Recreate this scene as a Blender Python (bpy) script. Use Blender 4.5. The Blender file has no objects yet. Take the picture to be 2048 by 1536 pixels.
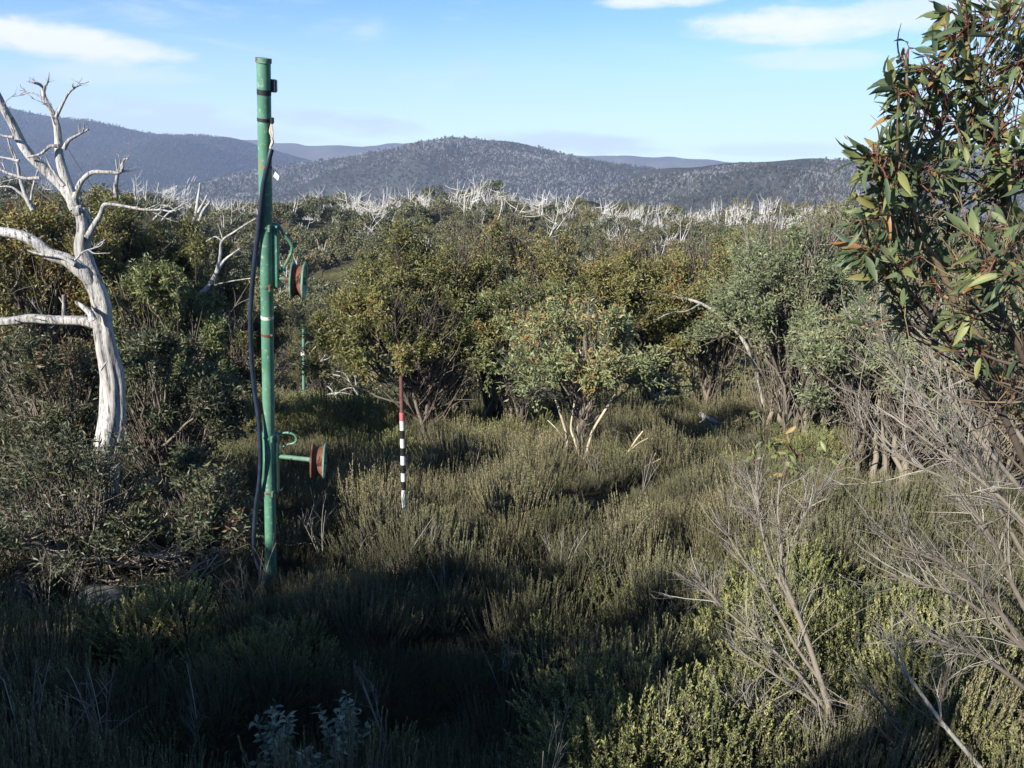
import bpy, math, random
import numpy as np
from mathutils import Vector, Matrix

# ------------------------------------------------------------------ camera / light
SC = bpy.context.scene
COL = SC.collection
F = 1607.0                                   # focal length in px of a 2048 px wide frame
PITCH = math.atan((768 - 330) / F)
CP, SP = math.cos(PITCH), math.sin(PITCH)
SUN_EL, SUN_AZ = math.radians(27.0), math.radians(-131.0)   # azimuth: angle of the direction to the sun from +X

cam = bpy.data.cameras.new('camera')
cam.sensor_width = 36.0
cam.lens = 36.0 * F / 2048
cam.clip_start, cam.clip_end = 0.05, 30000
co = bpy.data.objects.new('camera', cam); COL.objects.link(co)
co.location = (0, 0, 0); co.rotation_euler = (math.pi / 2 - PITCH, 0, 0)
SC.camera = co

SUN = np.array([math.cos(SUN_AZ) * math.cos(SUN_EL), math.sin(SUN_AZ) * math.cos(SUN_EL), math.sin(SUN_EL)])
sl = bpy.data.lights.new('sun', 'SUN'); sl.energy = 5.0; sl.angle = math.radians(0.5); sl.color = (1.0, 0.93, 0.82)
so = bpy.data.objects.new('sun', sl); COL.objects.link(so)
so.rotation_euler = Vector(SUN).to_track_quat('Z', 'Y').to_euler()

W = bpy.data.worlds.new('World'); SC.world = W; W.use_nodes = True
SC.render.engine = 'CYCLES'
SC.view_settings.view_transform = 'Standard'; SC.view_settings.look = 'None'
SC.view_settings.gamma = 1.0; SC.view_settings.use_curve_mapping = False
SC.view_settings.exposure = 1.27
SC.cycles.use_denoising = True
SC.cycles.max_bounces = 4; SC.cycles.diffuse_bounces = 2; SC.cycles.glossy_bounces = 2
SC.cycles.transmission_bounces = 3; SC.cycles.volume_bounces = 0; SC.cycles.transparent_max_bounces = 4
SC.cycles.sample_clamp_indirect = 6.0


class NT:
    """short hand for building node trees"""
    def __init__(s, tree): s.t = tree; s.n = tree.nodes; s.l = tree.links
    def node(s, typ, **kw):
        n = s.n.new(typ)
        for k, v in kw.items(): setattr(n, k, v)
        return n
    def put(s, sock, v):
        if hasattr(v, 'is_output'): s.l.new(v, sock)
        elif v is not None: sock.default_value = v
    def math(s, op, a, b=None, c=None, clamp=False):
        n = s.node('ShaderNodeMath', operation=op, use_clamp=clamp)
        for i, v in enumerate((a, b, c)):
            if v is not None: s.put(n.inputs[i], v)
        return n.outputs[0]
    def mix(s, f, a, b):
        n = s.node('ShaderNodeMix', data_type='RGBA')
        s.put(n.inputs[0], f); s.put(n.inputs[6], a); s.put(n.inputs[7], b)
        return n.outputs[2]
    def noise(s, vec, scale, detail=4.0, rough=0.55, dist=0.0):
        n = s.node('ShaderNodeTexNoise')
        if vec is not None: s.l.new(vec, n.inputs['Vector'])
        n.inputs['Scale'].default_value = scale; n.inputs['Detail'].default_value = detail
        n.inputs['Roughness'].default_value = rough; n.inputs['Distortion'].default_value = dist
        return n.outputs[0]
    def ramp(s, fac, stops, interp='LINEAR'):
        n = s.node('ShaderNodeValToRGB'); r = n.color_ramp; r.interpolation = interp
        while len(r.elements) < len(stops): r.elements.new(0.5)
        for e, (p, c) in zip(r.elements, stops):
            e.position = p; e.color = (c, c, c, 1) if isinstance(c, (int, float)) else (*c, 1)
        s.put(n.inputs[0], fac)
        return n.outputs[0]
    def sstep(s, v, a, b):
        n = s.node('ShaderNodeMapRange', interpolation_type='SMOOTHSTEP')
        s.put(n.inputs[0], v); n.inputs[1].default_value = a; n.inputs[2].default_value = b
        return n.outputs[0]


def pix_dir(px, py):
    xc, yc = (px - 1024) / F, -(py - 768) / F
    return np.array([xc, CP + yc * SP, -SP + yc * CP])


def P(px, py, Y):
    d = pix_dir(px, py)
    return d * (Y / d[1])


def build_world():
    w = NT(W.node_tree); w.n.clear()
    out = w.node('ShaderNodeOutputWorld'); bg = w.node('ShaderNodeBackground')
    sky = w.node('ShaderNodeTexSky', sky_type='NISHITA'); sky.sun_disc = False
    sky.sun_elevation = SUN_EL
    sky.sun_rotation = math.pi / 2 - SUN_AZ
    sky.altitude = 1600; sky.air_density = 1.0; sky.dust_density = 0.4; sky.ozone_density = 2.6
    tc = w.node('ShaderNodeTexCoord'); d = tc.outputs['Generated']
    sep = w.node('ShaderNodeSeparateXYZ'); w.l.new(d, sep.inputs[0])
    az = w.math('ARCTAN2', sep.outputs[0], sep.outputs[1])
    el = w.math('ARCSINE', sep.outputs[2])
    # cloud coordinates: direction on a flat layer, squeezed towards the horizon
    cv = w.node('ShaderNodeCombineXYZ')
    w.l.new(az, cv.inputs[0]); w.put(cv.inputs[1], w.math('MULTIPLY', el, 3.2)); cv.inputs[2].default_value = 0.7
    n1 = w.noise(cv.outputs[0], 7.0, 6, 0.6, 0.3)
    n2 = w.noise(cv.outputs[0], 26.0, 5, 0.65, 0.4)
    nn = w.math('ADD', w.math('MULTIPLY', w.math('SUBTRACT', n1, 0.5), 2.2), w.math('MULTIPLY', w.math('SUBTRACT', n2, 0.5), 1.3))

    def cloud(px, py, hw, hh, tilt=0.0):
        q = pix_dir(px, py); q = q / np.linalg.norm(q)
        a0, e0 = math.atan2(q[0], q[1]), math.asin(q[2])
        da = w.math('SUBTRACT', az, a0); de = w.math('SUBTRACT', el, e0)
        de = w.math('ADD', de, w.math('MULTIPLY', da, tilt))
        u = w.math('POWER', w.math('ABSOLUTE', w.math('DIVIDE', da, hw / F)), 2.0)
        v = w.math('POWER', w.math('ABSOLUTE', w.math('DIVIDE', de, hh / F)), 2.0)
        return w.math('ADD', w.math('SUBTRACT', 1.0, w.math('ADD', u, v)), nn)

    mu = w.node('ShaderNodeMix', data_type='RGBA', blend_type='MULTIPLY'); mu.inputs[0].default_value = 1.0
    w.l.new(sky.outputs[0], mu.inputs[6]); mu.inputs[7].default_value = (.56, .88, 1.12, 1)      # the camera's cool rendering of the sky
    col = mu.outputs[2]
    SKYW = (5.8, 6.4, 6.8)
    # thin high streaks everywhere
    cs = w.node('ShaderNodeCombineXYZ')
    w.l.new(az, cs.inputs[0]); w.put(cs.inputs[1], w.math('MULTIPLY', el, 5.0))
    wisp = w.sstep(w.noise(cs.outputs[0], 4.2, 7, 0.65, 0.8), 0.50, 0.76)
    col = w.mix(w.math('MULTIPLY', wisp, 0.42), col, (*SKYW, 1))
    # pale veil low over the horizon
    veil = w.math('POWER', w.math('SUBTRACT', 1.0, w.sstep(el, -0.02, 0.21)), 1.2)
    col = w.mix(w.math('MULTIPLY', veil, 0.9), col, (6.2, 7.6, 7.4, 1))
    for (px, py, hw, hh, tl, k) in ((110, 78, 230, 30, 0.10, .95), (1560, 52, 165, 34, 0.05, .9), (1330, 0, 120, 16, 0, .8),
                                    (1880, 15, 170, 34, 0, .6), (240, 150, 150, 24, 0, .35), (1650, 120, 170, 18, 0.03, .4)):
        m = w.sstep(cloud(px, py, hw, hh, tl), -0.2, 0.95)
        col = w.mix(w.math('MULTIPLY', m, k), col, (7.0, 7.0, 7.2, 1))
    for (px, py, hw, hh, tl, k) in ((290, 208, 130, 15, 0.08, .75), (30, 155, 80, 20, 0.1, .5), (950, 138, 55, 24, 0.2, .3),
                                    (690, 248, 170, 24, 0.10, .85), (1130, 288, 210, 24, 0.06, .85), (330, 256, 420, 32, 0.10, .7), (1560, 300, 160, 14, 0.0, .45), (60, 190, 120, 16, 0.1, .5)):
        m = w.sstep(cloud(px, py, hw, hh, tl), -0.25, 0.9)
        col = w.mix(w.math('MULTIPLY', m, k), col, (4.5, 5.4, 6.0, 1))
    w.l.new(col, bg.inputs[0]); bg.inputs[1].default_value = 0.07
    w.l.new(bg.outputs[0], out.inputs[0])


build_world()

# ------------------------------------------------------------------ materials
def new_mat(name):
    m = bpy.data.materials.new(name); m.use_nodes = True
    t = NT(m.node_tree); t.n.clear()
    return m, t


def principled(t, color, rough=0.6, spec=0.3, metal=0.0, normal=None):
    b = t.node('ShaderNodeBsdfPrincipled')
    t.put(b.inputs['Base Color'], color); t.put(b.inputs['Roughness'], rough)
    b.inputs['Specular IOR Level'].default_value = spec; b.inputs['Metallic'].default_value = metal
    if normal is not None: t.l.new(normal, b.inputs['Normal'])
    return b


def finish(t, sh):
    o = t.node('ShaderNodeOutputMaterial'); t.l.new(sh, o.inputs[0])


def leaf_mat(name, stops, rough=0.45, spec=0.35, trans=0.22, jitter=0.25, bright=1.0):
    m, t = new_mat(name)
    a = t.node('ShaderNodeAttribute', attribute_name='tint')
    oi = t.node('ShaderNodeObjectInfo')
    f = t.math('ADD', a.outputs['Fac'], t.math('MULTIPLY', t.math('SUBTRACT', oi.outputs['Random'], 0.5), jitter), clamp=True)
    c = t.ramp(f, [(p, tuple(x * bright for x in q)) for p, q in stops])
    b = principled(t, c, rough, spec)
    tr = t.node('ShaderNodeBsdfTranslucent'); t.l.new(c, tr.inputs[0])
    mx = t.node('ShaderNodeMixShader'); mx.inputs[0].default_value = trans
    t.l.new(b.outputs[0], mx.inputs[1]); t.l.new(tr.outputs[0], mx.inputs[2])
    finish(t, mx.outputs[0])
    return m


def wood_mat(name, c0, c1, crack=(0.05, 0.045, 0.04), scale=9.0, stretch=0.12, amount=0.5, rough=0.85, bump=0.4, lichen=0.0, lo=.56):
    m, t = new_mat(name)
    tc = t.node('ShaderNodeTexCoord'); mp = t.node('ShaderNodeMapping')
    mp.inputs['Scale'].default_value = (1, 1, stretch)
    t.l.new(tc.outputs['Object'], mp.inputs[0])
    n1 = t.noise(mp.outputs[0], scale, 6, 0.65, 0.4)
    n2 = t.noise(mp.outputs[0], scale * 3.3, 4, 0.6, 0.8)
    n3 = t.noise(tc.outputs['Object'], 2.3, 4, 0.6)
    a = t.node('ShaderNodeAttribute', attribute_name='tint')
    c = t.mix(t.sstep(t.math('ADD', n3, t.math('MULTIPLY', t.math('SUBTRACT', a.outputs['Fac'], 0.5), 0.8)), 0.3, 0.7), (*c0, 1), (*c1, 1))
    cr = t.math('MULTIPLY', t.sstep(t.math('ADD', t.math('MULTIPLY', n1, .55), t.math('MULTIPLY', n2, .45)), lo, lo + .13), amount)
    c = t.mix(cr, c, (*crack, 1))
    if lichen:
        lm = t.math('MULTIPLY', t.sstep(t.noise(tc.outputs['Object'], 6.5, 5, 0.7), 0.62, 0.68), lichen)
        c = t.mix(lm, c, (0.34, 0.32, 0.12, 1))
    bp = t.node('ShaderNodeBump'); bp.inputs['Strength'].default_value = bump; bp.inputs['Distance'].default_value = 0.02
    t.l.new(t.math('SUBTRACT', 1.0, t.math('ADD', t.math('MULTIPLY', n1, .6), t.math('MULTIPLY', n2, .4))), bp.inputs['Height'])
    b = principled(t, c, rough, 0.2, 0, bp.outputs[0])
    finish(t, b.outputs[0])
    return m


def paint_mat(name, base, chip, rust, chip_amt=0.5, rust_lo=0.66, rough=0.42, spec=0.45, scale=7.0):
    m, t = new_mat(name)
    tc = t.node('ShaderNodeTexCoord'); mp = t.node('ShaderNodeMapping'); mp.inputs['Scale'].default_value = (1, 1, 0.45)
    t.l.new(tc.outputs['Object'], mp.inputs[0])
    n1 = t.noise(mp.outputs[0], scale, 6, 0.7, 0.6); n2 = t.noise(tc.outputs['Object'], scale * 3, 5, 0.7)
    n3 = t.noise(tc.outputs['Object'], 1.7, 4, 0.6)
    c = t.mix(t.sstep(n3, 0.3, 0.7), (*[x * 0.72 for x in base], 1), (*[min(1, x * 1.22) for x in base], 1))
    n4 = t.noise(mp.outputs[0], 3.1, 5, 0.6, 0.3)
    c = t.mix(t.math('MULTIPLY', t.sstep(n4, 0.5, 0.72), chip_amt * .6), c, (*chip, 1))      # sun-faded areas
    c = t.mix(t.math('MULTIPLY', t.sstep(n2, 0.56, 0.64), chip_amt), c, (*chip, 1))
    rm = t.sstep(t.math('ADD', t.math('MULTIPLY', n1, .7), t.math('MULTIPLY', n2, .3)), rust_lo, rust_lo + 0.04)
    rc = t.mix(n2, (*rust, 1), (*[x * 0.4 for x in rust], 1))
    c = t.mix(rm, c, rc)
    bp = t.node('ShaderNodeBump'); bp.inputs['Strength'].default_value = 0.25; bp.inputs['Distance'].default_value = 0.004
    t.l.new(n2, bp.inputs['Height'])
    r = t.math('ADD', t.math('MULTIPLY', rm, 0.4), t.math('ADD', rough, t.math('MULTIPLY', t.math('SUBTRACT', n3, .5), .3)))
    b = principled(t, c, r, spec, 0, bp.outputs[0])
    finish(t, b.outputs[0])
    return m


def plain_mat(name, c, rough=0.6, spec=0.3, scale=20, var=0.3):
    m, t = new_mat(name)
    tc = t.node('ShaderNodeTexCoord')
    n = t.noise(tc.outputs['Object'], scale, 5, 0.65)
    cc = t.mix(t.sstep(n, 0.3, 0.7), (*[x * (1 - var) for x in c], 1), (*[min(1, x * (1 + var)) for x in c], 1))
    b = principled(t, cc, rough, spec); finish(t, b.outputs[0])
    return m


M = {}
M['gum'] = leaf_mat('gum leaf', [(0, (.030, .042, .016)), (.3, (.066, .080, .030)), (.55, (.108, .125, .055)), (.72, (.130, .125, .045)), (.88, (.160, .092, .030)), (1, (.120, .045, .022))], bright=1.75)
M['gum_olive'] = leaf_mat('olive gum leaf', [(0, (.034, .040, .016)), (.3, (.076, .080, .027)), (.55, (.112, .110, .040)), (.75, (.140, .112, .040)), (.9, (.150, .085, .028)), (1, (.115, .045, .02))], bright=1.75)
M['gum_dark'] = leaf_mat('dull dark gum leaf', [(0, (.028, .036, .020)), (.35, (.062, .074, .040)), (.6, (.098, .112, .066)), (.85, (.120, .110, .055)), (1, (.12, .06, .03))], bright=1.2)  # darker, duller leaf ramp for the regrowth round the dead tree
M['gum_pale'] = leaf_mat('pale green gum leaf', [(0, (.050, .066, .030)), (.3, (.092, .112, .052)), (.55, (.140, .160, .082)), (.72, (.165, .155, .065)), (.88, (.19, .105, .035)), (1, (.15, .055, .025))], bright=1.7)  # paler green leaves of the small cream stemmed gum
M['gum_grey'] = leaf_mat('grey green gum leaf', [(0, (.042, .054, .030)), (.35, (.092, .110, .058)), (.6, (.130, .148, .082)), (.85, (.150, .145, .070)), (1, (.19, .10, .04))], bright=1.6)
M['gum_near'] = leaf_mat('large gum leaf', [(0, (.030, .048, .030)), (.35, (.058, .080, .042)), (.6, (.088, .110, .046)), (.8, (.135, .145, .050)), (.92, (.17, .12, .045)), (1, (.19, .07, .035))], rough=0.5, spec=0.32, trans=0.28, jitter=.3, bright=1.5)
M['gum_blue'] = leaf_mat('blue juvenile leaf', [(0, (.075, .095, .070)), (.6, (.125, .155, .115)), (1, (.19, .21, .15))], rough=0.5, bright=1.2)
M['forest'] = leaf_mat('ridge forest leaf', [(0, (.034, .042, .022)), (.4, (.068, .072, .034)), (.75, (.098, .094, .042)), (1, (.12, .10, .05))], trans=0.12, jitter=0.5, bright=1.5)
M['farforest'] = leaf_mat('far forest leaf', [(0, (.022, .028, .022)), (.5, (.040, .046, .034)), (1, (.062, .062, .042))], trans=0.05, jitter=0.6, bright=1.1)
M['heath_brown'] = leaf_mat('brown heath shoot', [(0, (.046, .047, .020)), (.4, (.094, .098, .044)), (.7, (.146, .142, .070)), (1, (.215, .180, .105))], rough=0.7, spec=0.15, jitter=.5, trans=0.2, bright=2.05)
M['heath_green'] = leaf_mat('grey green heath shoot', [(0, (.036, .046, .022)), (.45, (.082, .086, .040)), (.8, (.120, .126, .062)), (1, (.175, .165, .085))], rough=0.7, spec=0.15, jitter=.5, trans=0.15, bright=2.05)
M['heath_leaf'] = leaf_mat('yellow green bush leaf', [(0, (.050, .060, .022)), (.4, (.105, .118, .042)), (.8, (.165, .172, .068)), (1, (.22, .205, .085))], rough=0.55, spec=0.25, jitter=.5, trans=0.2, bright=1.65)
M['heath_dark'] = leaf_mat('dark green heath leaf', [(0, (.026, .036, .012)), (.5, (.055, .066, .022)), (1, (.095, .100, .034))], rough=0.6, spec=0.2, jitter=.5, trans=0.15, bright=1.2)  # dark species, its colour lowered further to deepen the foreground shade
M['stem'] = wood_mat('gum stem bark', (.105, .090, .075), (.21, .185, .15), scale=16, amount=0.4)
M['stem_dark'] = wood_mat('dark stem bark', (.075, .062, .052), (.165, .138, .112), scale=16, amount=0.4)
M['stem_pale'] = wood_mat('cream gum bark', (.36, .31, .22), (.48, .42, .31), crack=(.16, .12, .08), scale=10, amount=0.4)
M['stem_yellow'] = wood_mat('mottled yellow bark', (.085, .068, .056), (.19, .15, .09), scale=7, amount=0.35)
M['twig_red'] = plain_mat('red twig', (.115, .048, .030), 0.55, 0.3, 30)
M['twig_grey'] = wood_mat('grey dry twig', (.145, .132, .115), (.28, .26, .23), scale=20, amount=0.25)
M['dead'] = wood_mat('bleached dead wood', (.27, .265, .26), (.47, .46, .45), crack=(.045, .04, .038), scale=26, stretch=0.06, amount=0.92, bump=1.0, lichen=0.8, lo=.475)
M['deadfar'] = wood_mat('far bleached wood', (.42, .41, .39), (.54, .525, .50), scale=3, amount=0.2, bump=0)
M['deadgrey'] = wood_mat('grey fallen wood', (.20, .19, .175), (.36, .345, .32), crack=(.07, .06, .055), scale=14, stretch=.3, amount=.8, bump=.8, lo=.48)
M['deadhill'] = wood_mat('hill bleached wood', (.30, .30, .31), (.42, .42, .43), scale=3, amount=0.1, bump=0)
M['green'] = paint_mat('green enamel', (.072, .190, .130), (.30, .40, .33), (.40, .17, .045), chip_amt=.6, rust_lo=0.60)
M['green_worn'] = paint_mat('worn green enamel', (.075, .18, .125), (.30, .34, .28), (.16, .065, .035), chip_amt=0.7, rust_lo=0.53)
M['rust'] = paint_mat('rusted steel', (.125, .050, .034), (.20, .12, .09), (.06, .028, .020), rust_lo=0.52, rough=0.75, spec=0.2)
M['rubber'] = plain_mat('blue black hose', (.018, .026, .048), 0.38, 0.5, 10)
M['tape'] = plain_mat('black tape', (.018, .019, .026), 0.55, 0.3, 10)
M['white'] = paint_mat('white paint', (.54, .54, .525), (.30, .29, .27), (.26, .22, .18), chip_amt=.55, rust_lo=.63, scale=14)
M['black'] = paint_mat('black paint', (.014, .014, .015), (.06, .06, .058), (.05, .045, .04), chip_amt=.5, rust_lo=.62, scale=14)
M['red'] = paint_mat('faded red paint', (.42, .10, .11), (.40, .22, .20), (.20, .10, .09), chip_amt=.5, rust_lo=.62, scale=14)
M['brown'] = plain_mat('brown rusty pipe', (.105, .050, .042), 0.7, 0.25, 25)
M['rope'] = plain_mat('frayed rope', (.50, .43, .36), 0.9, 0.1, 60)
M['rock'] = wood_mat('lichen granite', (.085, .082, .078), (.19, .185, .175), scale=6, stretch=1, amount=0.5, bump=0.8)  # granite darkened, the shade on the rocks is put into the colour
M['farrock'] = wood_mat('pale granite', (.20, .195, .185), (.30, .29, .27), scale=.08, stretch=1, amount=0.6, bump=0.2)
M['shed'] = plain_mat('dark timber', (.09, .075, .06), 0.8, 0.2, 6)
M['iron'] = plain_mat('roof iron', (.20, .21, .21), 0.5, 0.4, 6)


def soil_mat():
    m, t = new_mat('peaty soil')
    tc = t.node('ShaderNodeTexCoord')
    n1 = t.noise(tc.outputs['Object'], 0.9, 6, 0.65); n2 = t.noise(tc.outputs['Object'], 9, 6, 0.7)
    c = t.mix(t.sstep(n1, 0.35, 0.65), (.030, .026, .016, 1), (.075, .075, .034, 1))
    c = t.mix(t.math('MULTIPLY', t.sstep(n2, .5, .7), .5), c, (.12, .105, .06, 1))
    bp = t.node('ShaderNodeBump'); bp.inputs['Distance'].default_value = 0.08; t.l.new(n2, bp.inputs['Height'])
    b = principled(t, c, 0.95, 0.1, 0, bp.outputs[0]); finish(t, b.outputs[0])
    return m


def hill_mat(name, c0, c1, c2, s=0.01, gold=None):
    m, t = new_mat(name)
    tc = t.node('ShaderNodeTexCoord')
    n1 = t.noise(tc.outputs['Object'], s, 6, 0.6); n2 = t.noise(tc.outputs['Object'], s * 12, 5, 0.7)
    c = t.mix(t.sstep(n1, .35, .65), (*c0, 1), (*c1, 1))
    c = t.mix(t.math('MULTIPLY', t.sstep(n2, .45, .7), .6), c, (*c2, 1))
    if gold:
        a = t.node('ShaderNodeAttribute', attribute_name='tint')
        c = t.mix(t.sstep(t.math('ADD', a.outputs['Fac'], t.math('MULTIPLY', t.math('SUBTRACT', n2, .5), .8)), .4, .6), c, (*gold, 1))
    bp = t.node('ShaderNodeBump'); bp.inputs['Distance'].default_value = 4; t.l.new(n2, bp.inputs['Height'])
    b = principled(t, c, 1.0, 0.0, 0, bp.outputs[0]); finish(t, b.outputs[0])
    return m


M['soil'] = soil_mat()
M['hill_dark'] = hill_mat('dark wooded slope', (.024, .030, .024), (.036, .042, .030), (.050, .052, .040), .006)
M['hill_grey'] = hill_mat('burnt wooded slope', (.040, .044, .038), (.060, .062, .052), (.10, .10, .095), .012)
M['hill_far'] = hill_mat('far plateau', (.050, .052, .044), (.080, .078, .066), (.11, .105, .09), .003, gold=(.30, .255, .17))

# ------------------------------------------------------------------ geometry helpers
class Geo:
    def __init__(s): s.v = []; s.f = {3: [], 4: []}; s.m = {3: [], 4: []}; s.t = {3: [], 4: []}; s.s = {3: [], 4: []}; s.nv = 0
    def add(s, V, Fc, mat=0, tint=0.5, smooth=False):
        V = np.asarray(V, float).reshape(-1, 3); Fc = np.asarray(Fc, np.int64)
        k = Fc.shape[1]; n = len(Fc)
        s.v.append(V); s.f[k].append(Fc + s.nv); s.nv += len(V)
        s.m[k].append(np.full(n, mat, np.int32))
        s.t[k].append(np.broadcast_to(np.asarray(tint, float), (n,)).copy())
        s.s[k].append(np.full(n, smooth, bool))
    def merge(s, o, off=(0, 0, 0), rz=0.0, sc=1.0):
        V = np.concatenate(o.v); c, n = math.cos(rz), math.sin(rz)
        V = (V @ np.array([[c, n, 0], [-n, c, 0], [0, 0, 1]])) * sc + np.asarray(off)
        s.v.append(V)
        for k in (3, 4):
            for i in range(len(o.f[k])):
                s.f[k].append(o.f[k][i] + s.nv); s.m[k].append(o.m[k][i]); s.t[k].append(o.t[k][i]); s.s[k].append(o.s[k][i])
        s.nv += len(V)
    def mesh(s, name, mats):
        me = bpy.data.meshes.new(name)
        V = np.concatenate(s.v)
        me.vertices.add(len(V)); me.vertices.foreach_set('co', V.astype(np.float32).ravel())
        li, tot, mi, ti, sm = [], [], [], [], []
        for k in (3, 4):
            if s.f[k]:
                Fk = np.concatenate(s.f[k]); li.append(Fk.ravel()); tot.append(np.full(len(Fk), k, np.int32))
                mi.append(np.concatenate(s.m[k])); ti.append(np.concatenate(s.t[k])); sm.append(np.concatenate(s.s[k]))
        li = np.concatenate(li); tot = np.concatenate(tot)
        me.loops.add(len(li)); me.loops.foreach_set('vertex_index', li.astype(np.int32))
        me.polygons.add(len(tot))
        st = np.concatenate([[0], np.cumsum(tot)[:-1]]).astype(np.int32)
        me.polygons.foreach_set('loop_start', st)
        me.polygons.foreach_set('material_index', np.concatenate(mi))
        me.polygons.foreach_set('use_smooth', np.concatenate(sm))
        at = me.attributes.new('tint', 'FLOAT', 'FACE')
        at.data.foreach_set('value', np.concatenate(ti).astype(np.float32))
        for m in mats: me.materials.append(M[m])
        me.update(calc_edges=True)
        return me


def norm(a): return a / np.maximum(np.linalg.norm(a, axis=-1, keepdims=True), 1e-9)


def tubes(g, pts, r, k=4, mat=0, tint=0.5, rng=None, flute=0.0, cap=False):
    """pts (B,n,3) or (n,3); r broadcastable to (B,n)"""
    pts = np.asarray(pts, float)
    if pts.ndim == 2: pts = pts[None]
    B, n, _ = pts.shape
    r = np.asarray(r, float)
    if r.ndim == 1: r = r[None]
    r = np.broadcast_to(r, (B, n))
    t = norm(np.gradient(pts, axis=1))
    mean = norm(t.mean(1))
    ref = np.where(np.abs(mean[:, :1]) < 0.6, np.array([[1., 0, 0]]), np.array([[0., 1., 0.]]))[:, None, :]
    u = norm(ref - (ref * t).sum(-1, keepdims=True) * t); v = np.cross(t, u)
    a = np.arange(k) * 2 * math.pi / k
    rr = np.repeat(r[:, :, None], k, 2)
    if flute and rng is not None:
        ph = rng.uniform(0, 6.28, 9); s = np.linspace(0, 1, n)[None, :, None]; L_ = np.linalg.norm(np.diff(pts[0], axis=0), axis=1).sum()
        for i, (q, w_) in enumerate(((2, .5), (3, -.7), (5, .9), (1, 1.6), (7, -1.1), (4, .8), (9, 1.0), (6, -1.4), (1, 3.1))):
            rr = rr * (1 + flute / (1 + .22 * i) * np.sin(q * a[None, None, :] + ph[i] + w_ * s * 2.2 * L_))
        if k > 8: rr = rr * (1 + flute * .45 * rng.normal(0, 1, (1, 1, k)))
    ring = pts[:, :, None, :] + rr[..., None] * (np.cos(a)[None, None, :, None] * u[:, :, None, :] + np.sin(a)[None, None, :, None] * v[:, :, None, :])
    idx = np.arange(B * n * k).reshape(B, n, k)
    q = np.stack([idx[:, :-1], np.roll(idx, -1, 2)[:, :-1], np.roll(idx, -1, 2)[:, 1:], idx[:, 1:]], -1)
    ti = np.asarray(tint, float)
    if ti.ndim == 1: ti = np.repeat(ti, (n - 1) * k)
    g.add(ring.reshape(-1, 3), q.reshape(-1, 4), mat, ti, True)
    if cap:
        for b in range(B):
            for e in (0, n - 1):
                c = pts[b, e]; V = np.vstack([ring[b, e], c[None]])
                Fc = np.array([[i, (i + 1) % k, k] if e else [(i + 1) % k, i, k] for i in range(k)])
                g.add(V, Fc, mat, 0.5, False)


def smooth_path(p, n=None, wob=0.0, rng=None):
    """Catmull-Rom through hand placed points"""
    p = np.asarray(p, float); m = len(p)
    if n is None: n = m * 5
    q = np.vstack([2 * p[0] - p[1], p, 2 * p[-1] - p[-2]])
    out = []
    for s in np.linspace(0, m - 1 - 1e-6, n):
        i = int(s); t = s - i; a, b, c, d = q[i:i + 4]
        out.append(.5 * (2 * b + (c - a) * t + (2 * a - 5 * b + 4 * c - d) * t * t + (3 * b - a - 3 * c + d) * t ** 3))
    out = np.array(out)
    if wob: out[1:] += rng.normal(0, wob, out[1:].shape) 
    return out


def bez(a, c, b, n):
    s = np.linspace(0, 1, n)[None, :, None]
    return (1 - s) ** 2 * a[:, None] + 2 * s * (1 - s) * c[:, None] + s ** 2 * b[:, None]


NEEDLE = (np.array([[0, -.5, 0], [0, .5, 0], [1, 0, .1]]), np.array([[0, 1, 2]]))
DIA = (np.array([[0, 0, 0], [.45, .5, .10], [1, 0, -.08], [.45, -.5, .10]]), np.array([[0, 2, 1], [0, 3, 2]]))
_st = np.array([0, .12, .32, .55, .78, 1.0]); _hw = np.array([.02, .26, .48, .5, .32, .01])
_V, _Fc = [], []
for _a, _h in zip(_st, _hw):
    _z = -.22 * _a ** 2
    _V += [[_a, -_h, _z + .10 * _h * 2 * .3], [_a, 0, _z - .02], [_a, _h, _z + .10 * _h * 2 * .3]]
for _i in range(5):
    _o = _i * 3
    _Fc += [[_o, _o + 1, _o + 4, _o + 3], [_o + 1, _o + 2, _o + 5, _o + 4]]
LANCE = (np.array(_V), np.array(_Fc))


def leaves(g, pos, d, L, Wd, mat, tint, rng, tmpl=DIA, nrm=None, smooth=False):
    N = len(pos); d = norm(d)
    if nrm is None: nrm = rng.normal(0, 1, (N, 3)) + np.array([0, 0, .5])
    s = norm(np.cross(nrm, d)); nn = np.cross(d, s)
    T, Fc = tmpl; k = len(T)
    L = np.broadcast_to(np.asarray(L, float), (N,)); Wd = np.broadcast_to(np.asarray(Wd, float), (N,))
    V = pos[:, None] + T[None, :, 0:1] * (L[:, None] * d)[:, None].reshape(N, 1, 3) + T[None, :, 1:2] * (Wd[:, None] * s).reshape(N, 1, 3) \
        + T[None, :, 2:3] * (L[:, None] * nn).reshape(N, 1, 3)
    idx = (np.arange(N) * k)[:, None, None] + Fc[None]
    ti = np.repeat(np.broadcast_to(np.asarray(tint, float), (N,)), len(Fc))
    g.add(V.reshape(-1, 3), idx.reshape(-1, Fc.shape[1]), mat, ti, smooth)


def link(name, me, parent=None, loc=None, rz=0.0):
    o = bpy.data.objects.new(name, me); COL.objects.link(o)
    if parent is not None: o.parent = parent
    if loc is not None: o.location = loc
    if rz: o.rotation_euler.z = rz
    return o


def tag(o, label=None, cat=None, group=None, kind=None):
    for k, v in (('label', label), ('category', cat), ('group', group), ('kind', kind)):
        if v: o[k] = v
    return o


def empty(name, loc, label, cat, group=None):
    o = link(name, None, None, loc); o.empty_display_size = 0.2
    return tag(o, label, cat, group)


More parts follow.
